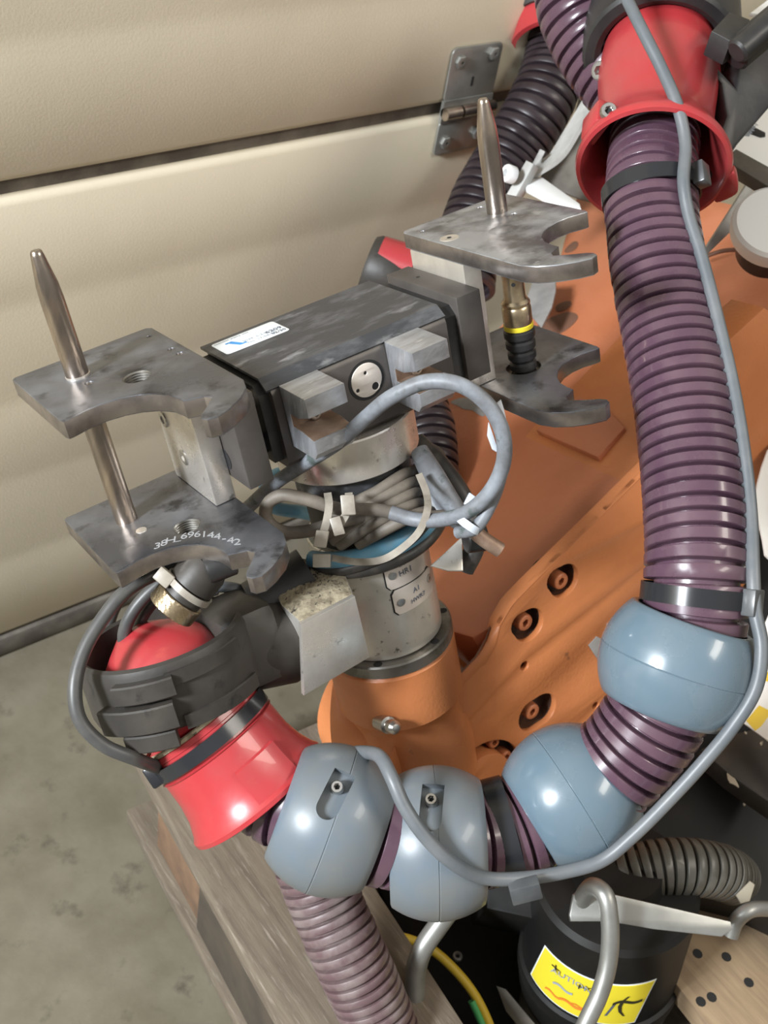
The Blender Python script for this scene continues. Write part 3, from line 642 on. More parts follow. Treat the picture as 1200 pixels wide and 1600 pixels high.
u_px = rA(862, 905, FACEW); ang1 = math.atan2(u_px[1] - P1[1], u_px[0] - P1[0])
ringc = rA(756, 1222, FACEW)
ring_o = []; 
for i in range(40): a = 2 * PI * i / 40; ring_o.append((ringc[0] + 0.0395 * math.cos(a), ringc[1] + 0.0395 * math.sin(a)))
small = [rA(820, 1041, FACEW), rA(931, 1103, FACEW)]
oval = []
c3 = P3
for i in range(28):
    a = 2 * PI * i / 28; x = 0.0155 * math.cos(a); y = 0.0155 * math.sin(a)
    if x > 0: x += 0.009
    t = math.radians(-20); oval.append((c3[0] + (x - .003) * math.cos(t) - y * math.sin(t), c3[1] + (x - .003) * math.sin(t) + y * math.cos(t)))
holes = [teardrop(P1, 0.0148, ang1), teardrop(P2, 0.0148, ang1), oval, ring_o, circ(*small[0], 0.0042, 16), circ(*small[1], 0.0036, 14)]
web_px = [(x + 16, y + 14) for (x, y) in edge_px[:-2]] + [(640, 1250)] + [(x - 6, y - 8) for (x, y) in low_px]
plate('casting_web', [rA(x, y, FACEW) for (x, y) in web_px], [[(sum(p[0] for p in h_) / len(h_) + (x - sum(p[0] for p in h_) / len(h_)) * 1.02, sum(p[1] for p in h_) / len(h_) + (y - sum(p[1] for p in h_) / len(h_)) * 1.02) for (x, y) in h_] for h_ in (oval, circ(*small[0], 0.0042, 16), circ(*small[1], 0.0036, 14))] , TO + TW * (FACEW - 0.0062), RD, RE, TW, 0.0092, 'orange', rb, bevel=0.0003, side_m='orange_dark') if False else None
face = plate('front_casting', A_out, holes, TO + TW * FACEW, RD, RE, TW, 0.0065, 'orange', rb, bevel=0.0012, label='orange face with bolt pockets')
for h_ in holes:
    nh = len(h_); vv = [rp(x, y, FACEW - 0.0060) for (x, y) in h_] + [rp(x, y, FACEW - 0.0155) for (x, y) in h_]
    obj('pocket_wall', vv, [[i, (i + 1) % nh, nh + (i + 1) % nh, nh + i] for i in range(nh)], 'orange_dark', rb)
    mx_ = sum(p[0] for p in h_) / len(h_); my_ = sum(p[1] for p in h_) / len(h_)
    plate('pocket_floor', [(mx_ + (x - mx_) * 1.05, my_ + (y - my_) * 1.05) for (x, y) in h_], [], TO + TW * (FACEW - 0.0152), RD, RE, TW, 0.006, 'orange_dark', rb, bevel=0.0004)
inner = [rA(x, y, FACEW) for (x, y) in [(1230, 520), (1062, 705), (940, 835), (850, 925), (812, 985), (800, 1100), (850, 1180), (930, 1160), (1060, 1040), (1160, 880), (1190, 760)]]
plate('arm_core', inner, [], TO + TW * (FACEW - 0.0245), RD, RE, TW, 0.13, 'orange', rb, bevel=0.002)
plate('bearing_cap', circ(*ringc, 0.0275, 40), [circ(ringc[0] - 0.006, ringc[1] + 0.0125, 0.0030, 12)], TO + TW * (FACEW + 0.001), RD, RE, TW, 0.016, 'orange', rb, bevel=0.001)
for (px, py) in ((706, 1178), (741, 1161), (773, 1161), (792, 1183), (794, 1216), (690, 1212), (780, 1252), (745, 1262), (708, 1246)):
    c = rA(px, py, FACEW - 0.005); bolt('cap_bolt', rp(c[0], c[1], FACEW - 0.016), TW, 0.0056, 0.011, 'orange_bolt', rb, hexr=0.0027)
for (px, py) in ((878, 909), (822, 974), (833, 1113)):
    c = rA(px, py, FACEW - 0.003); bolt('face_bolt', rp(c[0], c[1], FACEW - 0.016), TW, 0.0074, 0.013, 'orange_bolt', rb, hexr=0.0036)
# grey label patch peeking beside the ball
q = [rA(x, y, FACEW) for (x, y) in ((919, 1008), (932, 994), (943, 1000), (948, 975), (962, 962), (975, 950), (990, 950), (990, 1060), (945, 1048))]
plate('grey_patch', q, [], TO + TW * (FACEW + 0.0006), RD, RE, TW, 0.0006, 'film', rb, bevel=0.0001)
# bevelled band between seam and face
seam_px = [(1225, 530), (1110, 630), (1040, 695), (1000, 735), (940, 790), (880, 850), (826, 898), (788, 936), (770, 964), (763, 992), (744, 1026), (700, 1072), (650, 1116), (620, 1150), (606, 1190), (606, 1250)]
edge2 = [(1230, 500), (1140, 592), (1062, 685), (1000, 746), (940, 806), (880, 865), (836, 908), (800, 945), (781, 978), (774, 1008), (754, 1045), (712, 1092), (668, 1134), (640, 1168), (622, 1205), (618, 1250)]
def interp(pts, n):
    d = [0]
    for a, b in zip(pts, pts[1:]): d.append(d[-1] + math.hypot(b[0] - a[0], b[1] - a[1]))
    o = []
    for i in range(n + 1):
        s = d[-1] * i / n; k = 0
        while k < len(d) - 2 and d[k + 1] < s: k += 1
        t = (s - d[k]) / (d[k + 1] - d[k]); o.append((pts[k][0] + (pts[k + 1][0] - pts[k][0]) * t, pts[k][1] + (pts[k + 1][1] - pts[k][1]) * t))
    return o
nb = 60; sa = interp(seam_px, nb); ea = interp(edge2, nb); vs = []; fs = []
for (s, e) in zip(sa, ea):
    a = onB(s[0], s[1]); b = rA(e[0], e[1], FACEW); A_ = rp(a[0], eB, a[1]); B_ = rp(b[0], b[1], FACEW + 0.0003)
    mid = A_.lerp(B_, .5) + (RE * .35 + TW * .65) * 0.0030; m1 = A_.lerp(B_, .2) + (RE * .6 + TW * .4) * 0.0022
    vs += [A_ - RE * 0.035, A_ - RE * 0.001, m1, mid, B_, B_ - TW * 0.014]
for i in range(nb):
    for k in range(5): fs.append([i * 6 + k, i * 6 + k + 1, i * 6 + 6 + k + 1, i * 6 + 6 + k])
obj('edge_band', vs, fs, 'orange', rb, smooth=60)
vs, fs = tube_g([v + RE * 0.0003 for v in [rp(onB(*q_)[0], eB, onB(*q_)[1]) for q_ in sa[4:48]]], 0.0007, 6, raw=True); obj('seam_line', vs, fs, 'dark_brown', rb)
# upper surface
B_px = [(600, 760), (672, 655), (700, 600), (790, 500), (862, 455), (880, 380), (903, 300), (960, 250), (1060, 300), (1240, 340), (1240, 520), (1225, 530), (1110, 630), (1040, 695), (1000, 735), (940, 790), (880, 850), (826, 898), (788, 936), (770, 964), (764, 982), (738, 996), (700, 985), (670, 960), (640, 940), (600, 900)]
plate('top_casting', [onB(x, y) for (x, y) in B_px], [], TO + RE * eB, RD, TW, RE, 0.06, 'orange_top', rb, bevel=0.002, label='worn orange top surface')
pad = [onB(x, y, eB + 0.006) for (x, y) in ((838, 672), (868, 640), (905, 618), (950, 640), (976, 668), (934, 714))]
plate('raised_pad', pad, [], TO + RE * (eB + 0.006), RD, TW, RE, 0.007, 'orange_top', rb, bevel=0.001)
q = [rA(x, y, 0.100) for (x, y) in ((1125, 545), (1195, 481), (1250, 520), (1250, 690), (1205, 760), (1172, 800), (1120, 690))]
plate('side_cover', q, [], TO + TW * 0.100, RD, RE, TW, 0.035, 'orange', rb, bevel=0.0015)
c = on_plane(1235, 560, TO + TW * .1004, TW); bolt('face_bolt', c, TW, 0.008, 0.006, 'orange_bolt', rb)
# surface patches: dark brown marks towards the upper edge, bare grey film
def film(name, pxs, m, parent, off=0.0005, e=None, label=None, th=0.0005):
    plate(name, soft([onB(x, y, eB + off) for (x, y) in pxs], 2), [], TO + RE * (eB + off), RD, TW, RE, th, m, parent, bevel=0.0001, label=label)
film('bare_patch', ((700, 628), (728, 618), (748, 634), (760, 650), (750, 650), (738, 640), (725, 640), (712, 632)), 'film', rb)
film('dark_mark', ((840, 505), (880, 487), (900, 488), (905, 498), (880, 520), (850, 530), (835, 520)), 'dark_brown', rb)
film('dark_mark', ((868, 476), (890, 468), (895, 476), (880, 487), (868, 487)), 'dark_brown', rb)
film('dark_mark', ((880, 392), (895, 376), (905, 378), (900, 390), (885, 396)), 'dark_brown', rb)
# grey folded label foil standing off the arm behind the sensor
q = [onB(x, y, eB + 0.03) for (x, y) in ((832, 440), (868, 438), (868, 455), (862, 480), (846, 512), (818, 480))]
plate('grey_foil', q, [], TO + RE * (eB + 0.03), RD, TW, RE, 0.002, 'film', rb, bevel=0.0003)
vs, fs = tube_g([P(x, y, z) for (x, y, z) in ((1098, 402, 1.11), (1130, 392, 1.10), (1165, 392, 1.08), (1210, 410, 1.05))], 0.0022, 8, 8); obj('joint_line', vs, fs, 'dark_brown', rb)

# ------------------------------------------------------------------ corrugated hoses
def cdir(x, y, z): return c2w(V((x, y, z))).normalized()
HR = 0.0342
b1 = P(1020, 264, 0.872); b1a = -cdir(-0.16, 0.85, -0.50)
hv = [(1017, 312, 0.856), (1026, 400, 0.838), (1045, 510, 0.819), (1063, 600, 0.802), (1077, 700, 0.785), (1086, 800, 0.769), (1089, 900, 0.757), (1082, 980, 0.757)]
hl = [(1057, 1048, 0.758), (1018, 1128, 0.765), (962, 1195, 0.775), (890, 1245, 0.785), (790, 1298, 0.78), (680, 1315, 0.765), (590, 1300, 0.755), (517, 1275, 0.755), (430, 1235, 0.765), (372, 1185, 0.775), (330, 1130, 0.785)]
hp = [b1 + b1a * 0.11, b1 + b1a * 0.06, b1 + b1a * 0.03] + [P(*q) for q in hv + hl]
corrugated('main_hose', hp, HR, 0.0100, 'hose', seg=52, depth=0.0066, label='long purple-brown ribbed hose hanging from the upper red bell and curving through the blue-grey rings', cat='hose')
corrugated('hose', [P(*q) for q in ((900, -70, 0.99), (912, 20, 0.985), (950, 90, 0.98), (1000, 150, 0.975), (1040, 190, 0.97))], 0.0385, 0.0102, 'hose', seg=48, depth=0.0055, label='short thick ribbed hose at the top edge beside the grey cable', cat='hose')
corrugated('hose', [P(*q) for q in ((873, 40, 1.21), (868, 100, 1.21), (838, 175, 1.2), (795, 245, 1.2), (758, 310, 1.19), (738, 360, 1.18), (725, 410, 1.17), (720, 460, 1.16))], 0.0345, 0.0110, 'hose_black', seg=40, depth=0.0055, label='blackish ribbed hose running down behind the right guide pin', cat='hose')
corrugated('hose', [P(*q) for q in ((612, 560, 1.14), (650, 620, 1.1), (668, 670, 1.08), (672, 740, 1.06), (660, 800, 1.05))], 0.026, 0.0095, 'hose_black', seg=36, depth=0.005, label='dark ribbed hose glimpsed between gripper disc and orange arm', cat='hose')
corrugated('hose', [P(*q) for q in ((478, 1330, 0.90), (505, 1400, 0.90), (540, 1480, 0.90), (585, 1580, 0.91), (620, 1680, 0.92), (640, 1760, 0.93))], 0.0290, 0.0084, 'hose_dusty', seg=44, depth=0.0042, label='dusty purple ribbed hose dropping out of the bottom edge under the leftmost ring', cat='hose')
corrugated('hose', [P(*q) for q in ((900, 1400, 0.98), (960, 1372, 0.955), (1030, 1356, 0.95), (1090, 1356, 0.955), (1130, 1364, 0.975), (1152, 1376, 1.01))], 0.0235, 0.0075, 'hose_grey', seg=40, depth=0.005, label='olive-grey ribbed hose lying in the dark recess at lower right', cat='hose')

# ------------------------------------------------------------------ blue-grey guard rings
def guard_ring(c, ax, R, half, m, label, slot=None, end=None):
    """barrel-shaped ring; slot = point on its surface (world) and a slot direction"""
    ax = V(ax).normalized(); pr = []; n = 18
    for i in range(n + 1):
        h = -half + 2 * half * i / n; rr = math.sqrt(max(R * R - (h * .98) ** 2, 0))
        e = abs(h) / half
        pr.append((rr, h))
    ri = HR + 0.0006
    er = pr[0][0]
    prof = [(ri, -half * .55), (er - 0.0045, -half - 0.0002), (er - 0.002, -half - 0.0008)] + pr[:n // 2] + [(R + 0.0001, -0.0006), (R - 0.0004, 0), (R + 0.0001, 0.0006)] + pr[n // 2 + 1:] + [(er - 0.002, half + 0.0008), (er - 0.0045, half + 0.0002), (ri, half * .55), (ri, -half * .55)]
    vs, fs = lathe_g(prof, c, ax, 72)
    t = thing('guard_ring', label, 'guard ring', c, group=None)
    o = obj('shell', vs, fs, m, t, smooth=40)
    if slot:
        (sx_, sy_), d = slot; d = V(d); r_ = ray(sx_, sy_); oc = CAM - V(c); b_ = oc.dot(r_); aa_ = r_.dot(r_); p = CAM + r_ * ((-b_ - math.sqrt(b_ * b_ - aa_ * (oc.dot(oc) - R * R))) / aa_); nn = (V(p) - V(c)); nn = (nn - ax * nn.dot(ax) * 0.6).normalized(); d = (d - nn * d.dot(nn)).normalized(); s = nn.cross(d)
        ol = [(-0.0165, -0.0072), (-0.0165, 0.0072)] + [(0.0095 + 0.0072 * math.sin(PI * i / 10), 0.0072 * math.cos(PI * i / 10)) for i in range(11)]
        k = len(ol); vv = [V(p) + d * x + s * y + nn * h for h in (-0.0085, 0.012) for (x, y) in ol]
        ff = [list(range(k)), [k + i for i in range(k)]] + [[i, (i + 1) % k, k + (i + 1) % k, k + i] for i in range(k)]
        boolean(o, vv, ff)
        b = bolt('ring_screw', V(p) - d * 0.0070 - nn * 0.0085, nn + d * .25 + ax * .1, 0.0043, 0.0080, 'screw', t, hexr=0.0021, dome=.3)
    return t
def cdir(x, y, z): return c2w(V((x, y, z))).normalized()
g1c, g1a = P(1057, 1037, 0.758), cdir(-0.30, 0.93, 0.10)
guard_ring(g1c, g1a, 0.0512, 0.0315, 'ball', 'blue-grey plastic guard ring at the bend, uppermost of the four rings')
g2c, g2a = P(893, 1243, 0.785), cdir(-0.84, 0.52, -0.05)
guard_ring(g2c, g2a, 0.0490, 0.0330, 'ball', 'blue-grey guard ring right of the black tie, second from the right')
g3c, g3a = P(681, 1316, 0.765), cdir(-1.0, 0.03, 0.0)
guard_ring(g3c, g3a, 0.0502, 0.0305, 'ball_dusty', 'dusty blue-grey guard ring crossed by the grey cable, with upright screw slot', slot=((674, 1258), cdir(-0.05, 1, 0)))
g4c, g4a = P(518, 1280, 0.755), cdir(-0.93, -0.34, 0.0)
guard_ring(g4c, g4a, 0.0492, 0.0325, 'ball_dusty', 'blue-grey guard ring next to the lower red bell, leftmost ring, with slanted screw slot', slot=((523, 1240), cdir(-0.42, .9, 0)))

# ------------------------------------------------------------------ red bells
def bell_profile(rim, waist, L):
    return [(waist * .80, 0.052), (rim - 0.0045, 0.001), (rim - 0.0035, -0.0005), (rim, 0), (rim + 0.0003, 0.0035), (rim - 0.003, 0.008), (waist * 1.09, 0.026), (waist * 1.01, 0.038), (waist, 0.050)]
# upper bell: opens down towards the viewer
b1 = P(1020, 264, 0.872); b1a = -cdir(-0.16, 0.85, -0.50)          # h grows away from the rim
t = thing('red_bell', 'upper red plastic bell around the long hose top, bright screw on its lip', 'hose holder', b1)
prof = [(0.038, 0.19), (0.039, 0.045), (0.046, 0.018), (0.053, 0.001), (0.0545, -0.0008), (0.0575, 0.0), (0.0585, 0.0035), (0.0570, 0.0085), (0.0500, 0.022), (0.0455, 0.036), (0.0440, 0.052), (0.0450, 0.068), (0.0470, 0.090), (0.0480, 0.105), (0.0470, 0.120), (0.0450, 0.140), (0.044, 0.19), (0.038, 0.2)]
def lobe(r, h, th):
    return r
obj('shell', *lathe_g(prof, b1, b1a, 72), 'red', t, smooth=45)
def on_bell(px, py, z): return P(px, py, z)
# screw lug on the left of the lip, pointed lug on the right
def bell_dir(px, py, c, a):
    q = on_plane(px, py, c, a) - c; return q.normalized()
r1 = bell_dir(922, 218, b1, b1a); s1 = b1a.cross(r1)
vs, fs = box_g(b1 + b1a * 0.0200 + r1 * 0.0510, s1, r1, b1a, -0.0130, 0.0130, -0.0060, 0.0066, -0.0110, 0.0130, 0.0035); obj('screw_lug', vs, fs, 'red', t, smooth=40)
bolt('lug_screw', P(951, 176, 0.848), (CAM - P(951, 176, 0.85)).normalized() + b1a * .35, 0.0066, 0.0065, 'screw', t, hexr=0.0031, dome=.4)
r2 = bell_dir(1150, 298, b1, b1a); s2 = b1a.cross(r2)
plate('pointed_lug', soft([(0.0555, -0.020), (0.067, -0.004), (0.069, 0.004), (0.0555, 0.020), (0.0545, 0.0)], 2), [], b1 + b1a * 0.0085, r2, s2, b1a, 0.009, 'red', t, bevel=0.001)

# black clamp ring holding the upper bell
kc = b1 + b1a * 0.128
t = thing('hose_clamp', 'black plastic clamp ring around the upper red bell at the top right', 'clamp', kc + b1a * 0.03)
prof = [(0.0475, 0.003), (0.0525, 0.0), (0.0600, 0.001), (0.0625, 0.004), (0.064, 0.030), (0.063, 0.055), (0.060, 0.058), (0.0475, 0.056), (0.0475, 0.003)]
obj('clamp_ring', *lathe_g(prof, kc, b1a, 72), 'rubber', t, smooth=35)
def slab(name, pxs, z, nv, th, m, parent=None, bevel=0.001, holes=(), nsoft=0, p0=None, **k):
    """solid plate lying on the plane through P(first px, z) with camera-space normal nv, pieces placed at real depth"""
    nv = c2w(V(nv)).normalized(); o = P(sum(p[0] for p in pxs) / len(pxs), sum(p[1] for p in pxs) / len(pxs), z) if p0 is None else p0
    a = c2w(V((1, 0, 0))); a = (a - nv * a.dot(nv)).normalized(); b = nv.cross(a)
    def q(x, y): r = on_plane(x, y, o, nv) - o; return (r.dot(a), r.dot(b))
    ol = [q(*p) for p in pxs]; ol = soft(ol, nsoft) if nsoft else ol
    hs = [[q(*p) for p in h] for h in holes]
    return plate(name, ol, hs, o, a, b, nv, th, m, parent, bevel=bevel, **k)
slab('clamp_arm', [(1085, 60), (1122, 105), (1150, 135), (1158, 95), (1210, 20), (1260, 60), (1210, 160), (1150, 230), (1108, 285), (1118, 230), (1136, 180), (1128, 130), (1090, 90)], 0.90, (0.35, -0.1, -0.9), 0.03, 'rubber', t, bevel=0.003)
vs, fs = cyl_g(P(1146, 88, 0.865), c2w(V((0.72, -0.62, 0.1))), 0.0125, 0.06, 28, 0.002); obj('hinge_barrel', vs, fs, 'rubber', t)
vs, fs = cyl_g(P(1150, 82, 0.850), c2w(V((0.72, -0.62, 0.1))), 0.0095, 0.09, 28, 0.002); obj('hinge_pin', vs, fs, 'rubber', t)
slab('ring_block', [(1112, 48), (1140, 18), (1172, 30), (1168, 48), (1142, 64)], 0.865, (0.1, -0.6, -0.8), 0.02, 'rubber', t)
slab('clamp_leg', [(975, 40), (960, 90), (953, 160), (934, 160), (945, 90), (958, 45)], 0.93, (-0.5, 0, -0.8), 0.05, 'rubber', t, bevel=0.003)
bolt('clamp_screw', P(944, 112, 0.93), c2w(V((-.7, .1, -.6))), 0.0075, 0.008, 'galv', t)
slab('clamp_foot', [(1110, 245), (1152, 226), (1120, 275), (1108, 286)], 0.93, (0.3, -0.3, -0.9), 0.02, 'rubber', t)
obj('inner_hose_lip', *lathe_g([(0.047, 0.060), (0.050, 0.064), (0.050, 0.07), (0.044, 0.074), (0.04, 0.074)], kc, b1a, 48), 'red', t)

# lower bell with ball joint
b2 = P(405, 1243, 0.772); b2a = -cdir(0.60, 0.79, 0.08)
t = thing('red_bell', 'lower red plastic bell with a black band, left of the blue-grey rings', 'hose holder', b2)
prof = [(0.036, 0.06), (0.040, 0.03), (0.048, 0.002), (0.0495, -0.001), (0.052, 0.0), (0.0522, 0.003), (0.050, 0.006), (0.0462, 0.016), (0.0440, 0.028), (0.0435, 0.045), (0.0445, 0.046), (0.0420, 0.0470), (0.0420, 0.060), (0.0425, 0.0605), (0.0425, 0.064)]
sc = 0.094; SR = 0.0450
for i in range(13):
    h = 0.068 + (0.066) * i / 12; prof.append((math.sqrt(max(SR * SR - (h - sc) ** 2, 1e-6)), h))
prof += [(0.010, 0.1405), (0.0, 0.141)]
obj('shell', *lathe_g(prof, b2, b2a, 72), 'red', t, smooth=40)
vs, fs = band_g(b2 + b2a * 0.0535, b2a, 0.0420, 0.0095, 0.0028, 64); tie = obj('band', vs, fs, 'black_gloss', t, label='black strap around the waist')
hd = P(252, 1204, 0.752); vs, fs = box_g(hd, cdir(.83, -.55, 0), cdir(.55, .83, 0), cdir(0, 0, -1), -0.0095, 0.006, -0.0075, 0.0075, -0.006, 0.006, 0.0015); obj('band_head', vs, fs, 'black_gloss', tie)
# pressed square field on the bell
bf = (CAM - b2); bf = (bf - b2a * bf.dot(b2a)).normalized(); bs = b2a.cross(bf)
if bs.dot(cdir(.79, -.6, 0)) < 0: bs = -bs
vs = []; fs = []; pf = [(0.043, 0.004), (0.0505, 0.0045), (0.0490, 0.012), (0.0478, 0.020), (0.0472, 0.0295), (0.0455, 0.0305), (0.040, 0.0305)]
for i in range(13):
    a = math.radians(-4 + 40 * i / 12)
    for (r, h) in pf: vs.append(b2 + b2a * h + (bf * math.cos(a) + bs * math.sin(a)) * r)
k_ = len(pf)
for i in range(12):
    for q_ in range(k_ - 1): fs.append([i * k_ + q_, (i + 1) * k_ + q_, (i + 1) * k_ + q_ + 1, i * k_ + q_ + 1])
fs += [list(range(k_)), [12 * k_ + q_ for q_ in range(k_)]]
obj('raised_field', vs, fs, 'red', t)
obj('dirt_seam', *lathe_g([(0.0418, 0.0645), (0.0428, 0.0650), (0.0428, 0.0672), (0.0418, 0.068)], b2, b2a, 64), 'dirt', t)

# big black clamp around the ball joint
ca = cdir(-0.235, -0.93, -0.30); cc = P(266, 1042, 0.762)
t = thing('hose_clamp', 'dusty black clamp ring around the lower red ball joint, bolted to the aluminium lug', 'clamp', cc)
def cr(r, h, th):
    return r
prof = [(0.0500, -0.018), (0.053, -0.020), (0.0560, -0.018), (0.0570, -0.014), (0.0570, 0.020), (0.0555, 0.0245), (0.053, 0.026), (0.0505, 0.0245), (0.0500, -0.018)]
obj('clamp_ring', *lathe_g(prof, cc, ca, 72, u=TL), 'dusty_black', t, smooth=35)
cL = (TL - ca * TL.dot(ca)).normalized(); cF = ca.cross(cL); CS = 1
if cF.dot(CAM - cc) < 0: cF = -cF; CS = -1
# thickened wrist of the clamp towards the right
vs, fs = box_g(cc + cL * 0.052, cL, cF, ca, -0.022, 0.020, -0.028, 0.030, -0.030, 0.026, 0.008); obj('clamp_shoulder', vs, fs, 'dusty_black', t)
obj('stub_pipe', *lathe_g([(0, 0), (0.0295, 0), (0.0305, 0.002), (0.0305, 0.027), (0.029, 0.030), (0, 0.030)], P(392, 1010, 0.79), cdir(.93, -.16, .25), 48), 'dusty_black', t, smooth=40)
obj('stub_pipe_rear', *lathe_g([(0, 0), (0.020, 0), (0.020, 0.045), (0, 0.045)], P(400, 950, 0.80), cdir(.8, -.5, .1), 32), 'rubber', t)
# split lugs at front left
for (a, b, hh0, hh1, r0, r1) in ((0.58, 0.78, 0.006, 0.019, 0.055, 0.064), (0.60, 0.86, -0.014, 0.003, 0.055, 0.0655), (0.62, 0.80, -0.028, -0.016, 0.053, 0.0625)):
    vs, fs = lathe_g([(r0, hh0), (r1 - .001, hh0), (r1, hh0 + .001), (r1, hh1 - .001), (r1 - .001, hh1), (r0, hh1), (r0, hh0)], cc, ca, 14, (PI * a * CS, PI * b * CS), cL)
    k = 7; fs = fs + [list(range(k - 1)), [14 * k + j for j in range(k - 1)]]
    obj('clamp_lug', vs, fs, 'dusty_black', t)
for (a, b, hh0, hh1) in ((0.30, 0.60, 0.011, 0.020), (0.25, 0.58, -0.0195, -0.010)):
    vs, fs = lathe_g([(0.055, hh0), (0.0595, hh0), (0.0595, hh1), (0.055, hh1), (0.055, hh0)], cc, ca, 20, (PI * a * CS, PI * b * CS), cL); fs = fs + [[0, 1, 2, 3], [20 * 5 + j for j in range(4)]]
    obj('clamp_rib', vs, fs, 'dusty_black', t)
slab('clamp_hook', [(380, 950), (402, 935), (428, 925), (445, 948), (420, 975), (390, 975)], 0.79, (0, -0.5, -0.8), 0.02, 'rubber', t, bevel=0.002)

# distant red and black holder behind the gripper, and one at the top
q = P(604, 425, 1.12)
t = thing('hose_holder', 'small dark holder with a red insert just behind the right jaw block', 'hose holder', q)
obj('ring', *lathe_g([(0.012, -0.02), (0.028, -0.02), (0.031, -0.015), (0.031, 0.015), (0.028, 0.02), (0.012, 0.02)], q, cdir(.9, .35, 0), 36), 'dusty_black', t)
obj('red_insert', *lathe_g([(0.0, -0.02), (0.020, -0.02), (0.023, 0.015), (0.0, 0.02)], P(622, 412, 1.11), cdir(.9, .35, 0), 30), 'red', t)
q = P(856, 45, 1.2)
t = thing('hose_holder', 'dark holder with dull red collar at the top edge around the rear hose', 'hose holder', q)
obj('ring', *lathe_g([(0.030, -0.045), (0.045, -0.045), (0.047, -0.04), (0.047, 0.0), (0.044, 0.004), (0.034, 0.004)], q + cdir(0.05, -.95, .2) * 0.01, cdir(0.05, .95, -.2), 40), 'dusty_black', t)
obj('red_insert', *lathe_g([(0.034, 0.0), (0.041, 0.0), (0.040, 0.02), (0.041, 0.027), (0.036, 0.028)], q + cdir(0.05, -.95, .2) * 0.01, cdir(0.05, .95, -.2), 40), 'red', t)

# ------------------------------------------------------------------ cable ties (black, on the hose)
def hose_tie(c, ax, r, w, label, head, headdir, group=None):
    ax = V(ax).normalized(); t = thing('cable_tie', label, 'cable tie', c)
    if len(head) == 2: dh = (on_plane(head[0], head[1], c, (CAM - c).normalized()) - c); dh = (dh - ax * dh.dot(ax)).normalized(); dh = (dh + (CAM - c).normalized() * .55); dh = (dh - ax * dh.dot(ax)).normalized(); head = c + dh * (r + 0.0045)
    vs, fs = band_g(c, ax, r + 0.0002, w, 0.0016, 64); obj('strap', vs, fs, 'black_gloss', t)
    hdv = (V(head) - V(c)); hdv = (hdv - ax * hdv.dot(ax)).normalized(); s = ax.cross(hdv)
    vs, fs = box_g(head, s, ax, hdv, -0.0065, 0.0065, -w * .72, w * .72, -0.004, 0.005, 0.0008); o = obj('tie_head', vs, fs, 'tie_grey', t)
    return t
CT = []   # long grey cable
cable_px = [(966, -30, 0.86), (985, 10, 0.85), (1005, 50, 0.842), (1035, 110, 0.835), (1060, 170, 0.828), (1071, 225, 0.825), (1068, 285, 0.815), (1076, 335, 0.812), (1096, 400, 0.805), (1122, 500, 0.792), (1145, 600, 0.778), (1162, 700, 0.763), (1173, 800, 0.750), (1177, 900, 0.732), (1180, 955, 0.728), (1190, 1010, 0.725), (1181, 1075, 0.722), (1145, 1135, 0.725), (1100, 1190, 0.728), (1050, 1245, 0.733), (990, 1305, 0.738), (940, 1345, 0.742), (880, 1363, 0.742), (820, 1372, 0.735), (760, 1372, 0.725), (710, 1350, 0.712), (665, 1308, 0.706), (632, 1260, 0.706), (612, 1215, 0.710), (596, 1185, 0.722), (575, 1176, 0.745), (540, 1178, 0.775), (505, 1190, 0.80)]
tube('grey_cable', [P(*q) for q in cable_px], 0.0045, 'cable', seg=14, n=8, label='long smooth grey cable tied along the ribbed hose and draped over the rings', cat='cable')
hose_tie(P(1017, 303, 0.8555), cdir(0.06, 0.97, -0.23), HR + 0.0004, 0.0115, 'black cable tie just below the upper red bell', (1098, 300), None)
hose_tie(P(1088, 930, 0.757), cdir(-0.10, 0.99, 0.0), HR + 0.0004, 0.012, 'black cable tie above the uppermost blue-grey ring', (1192, 934), None)
hose_tie(P(787, 1298, 0.78), cdir(-0.97, 0.25, 0.0), HR + 0.0004, 0.0135, 'black cable tie between the two middle blue-grey rings', P(820, 1390, 0.728), None)

# ------------------------------------------------------------------ proximity sensor in the right jaw
sp = tN(818, 573, -0.101); sx = tN(801, 430, -0.012)
p0 = tp(sp[0] + 0.001, sp[1], -0.104); p1 = on_plane(797, 425, tp(0, sp[1], 0), TW)
ax = (tp(sp[0] - 0.0, sp[1], -0.01) - tp(sp[0], sp[1], -0.10)).normalized()
t = thing('proximity_sensor', 'threaded nickel sensor with yellow band and black plug between the right jaw plates', 'sensor', tp(sp[0], sp[1], -0.1))
S0 = tp(sp[0], sp[1], -0.1150)
def sl(name, prof, m, seg=36, **k): return lathe(name, prof, S0, TU, m, t, seg=seg, **k)
pr = [(0, 0.070), (0.0078, 0.070)]
for i in range(16): pr += [(0.0080, 0.086 + i * 0.0011), (0.0073, 0.0865 + i * 0.0011)]
sl('barrel', [(0, 0.060), (0.0085, 0.060), (0.0085, 0.066), (0.0076, 0.068), (0.0076, 0.085)] + pr[2:] + [(0, 0.1035)], 'brass')
q = S0 + TU * 0.079; dd = (TW * .8 + TL * -.6).normalized(); lathe('pinhole', [(0, 0), (0.0015, 0)], q + dd * 0.0077, dd, 'hole', t, seg=10)
sl('coupling_nut', [(0.007, 0.048), (0.0100, 0.048), (0.0102, 0.050), (0.0102, 0.060), (0.0092, 0.0615), (0.0102, 0.0625), (0.0102, 0.064), (0.0085, 0.066)], 'brass', rf=lambda r, h, th: r + (0.00025 * math.cos(th * 18) if 0.0495 < h < 0.0605 and r > 0.01 else 0))
sl('yellow_band', [(0.009, 0.0445), (0.0104, 0.0445), (0.0106, 0.0455), (0.0106, 0.0475), (0.009, 0.0482)], 'yellow')
bp = [(0, 0.0)]; 
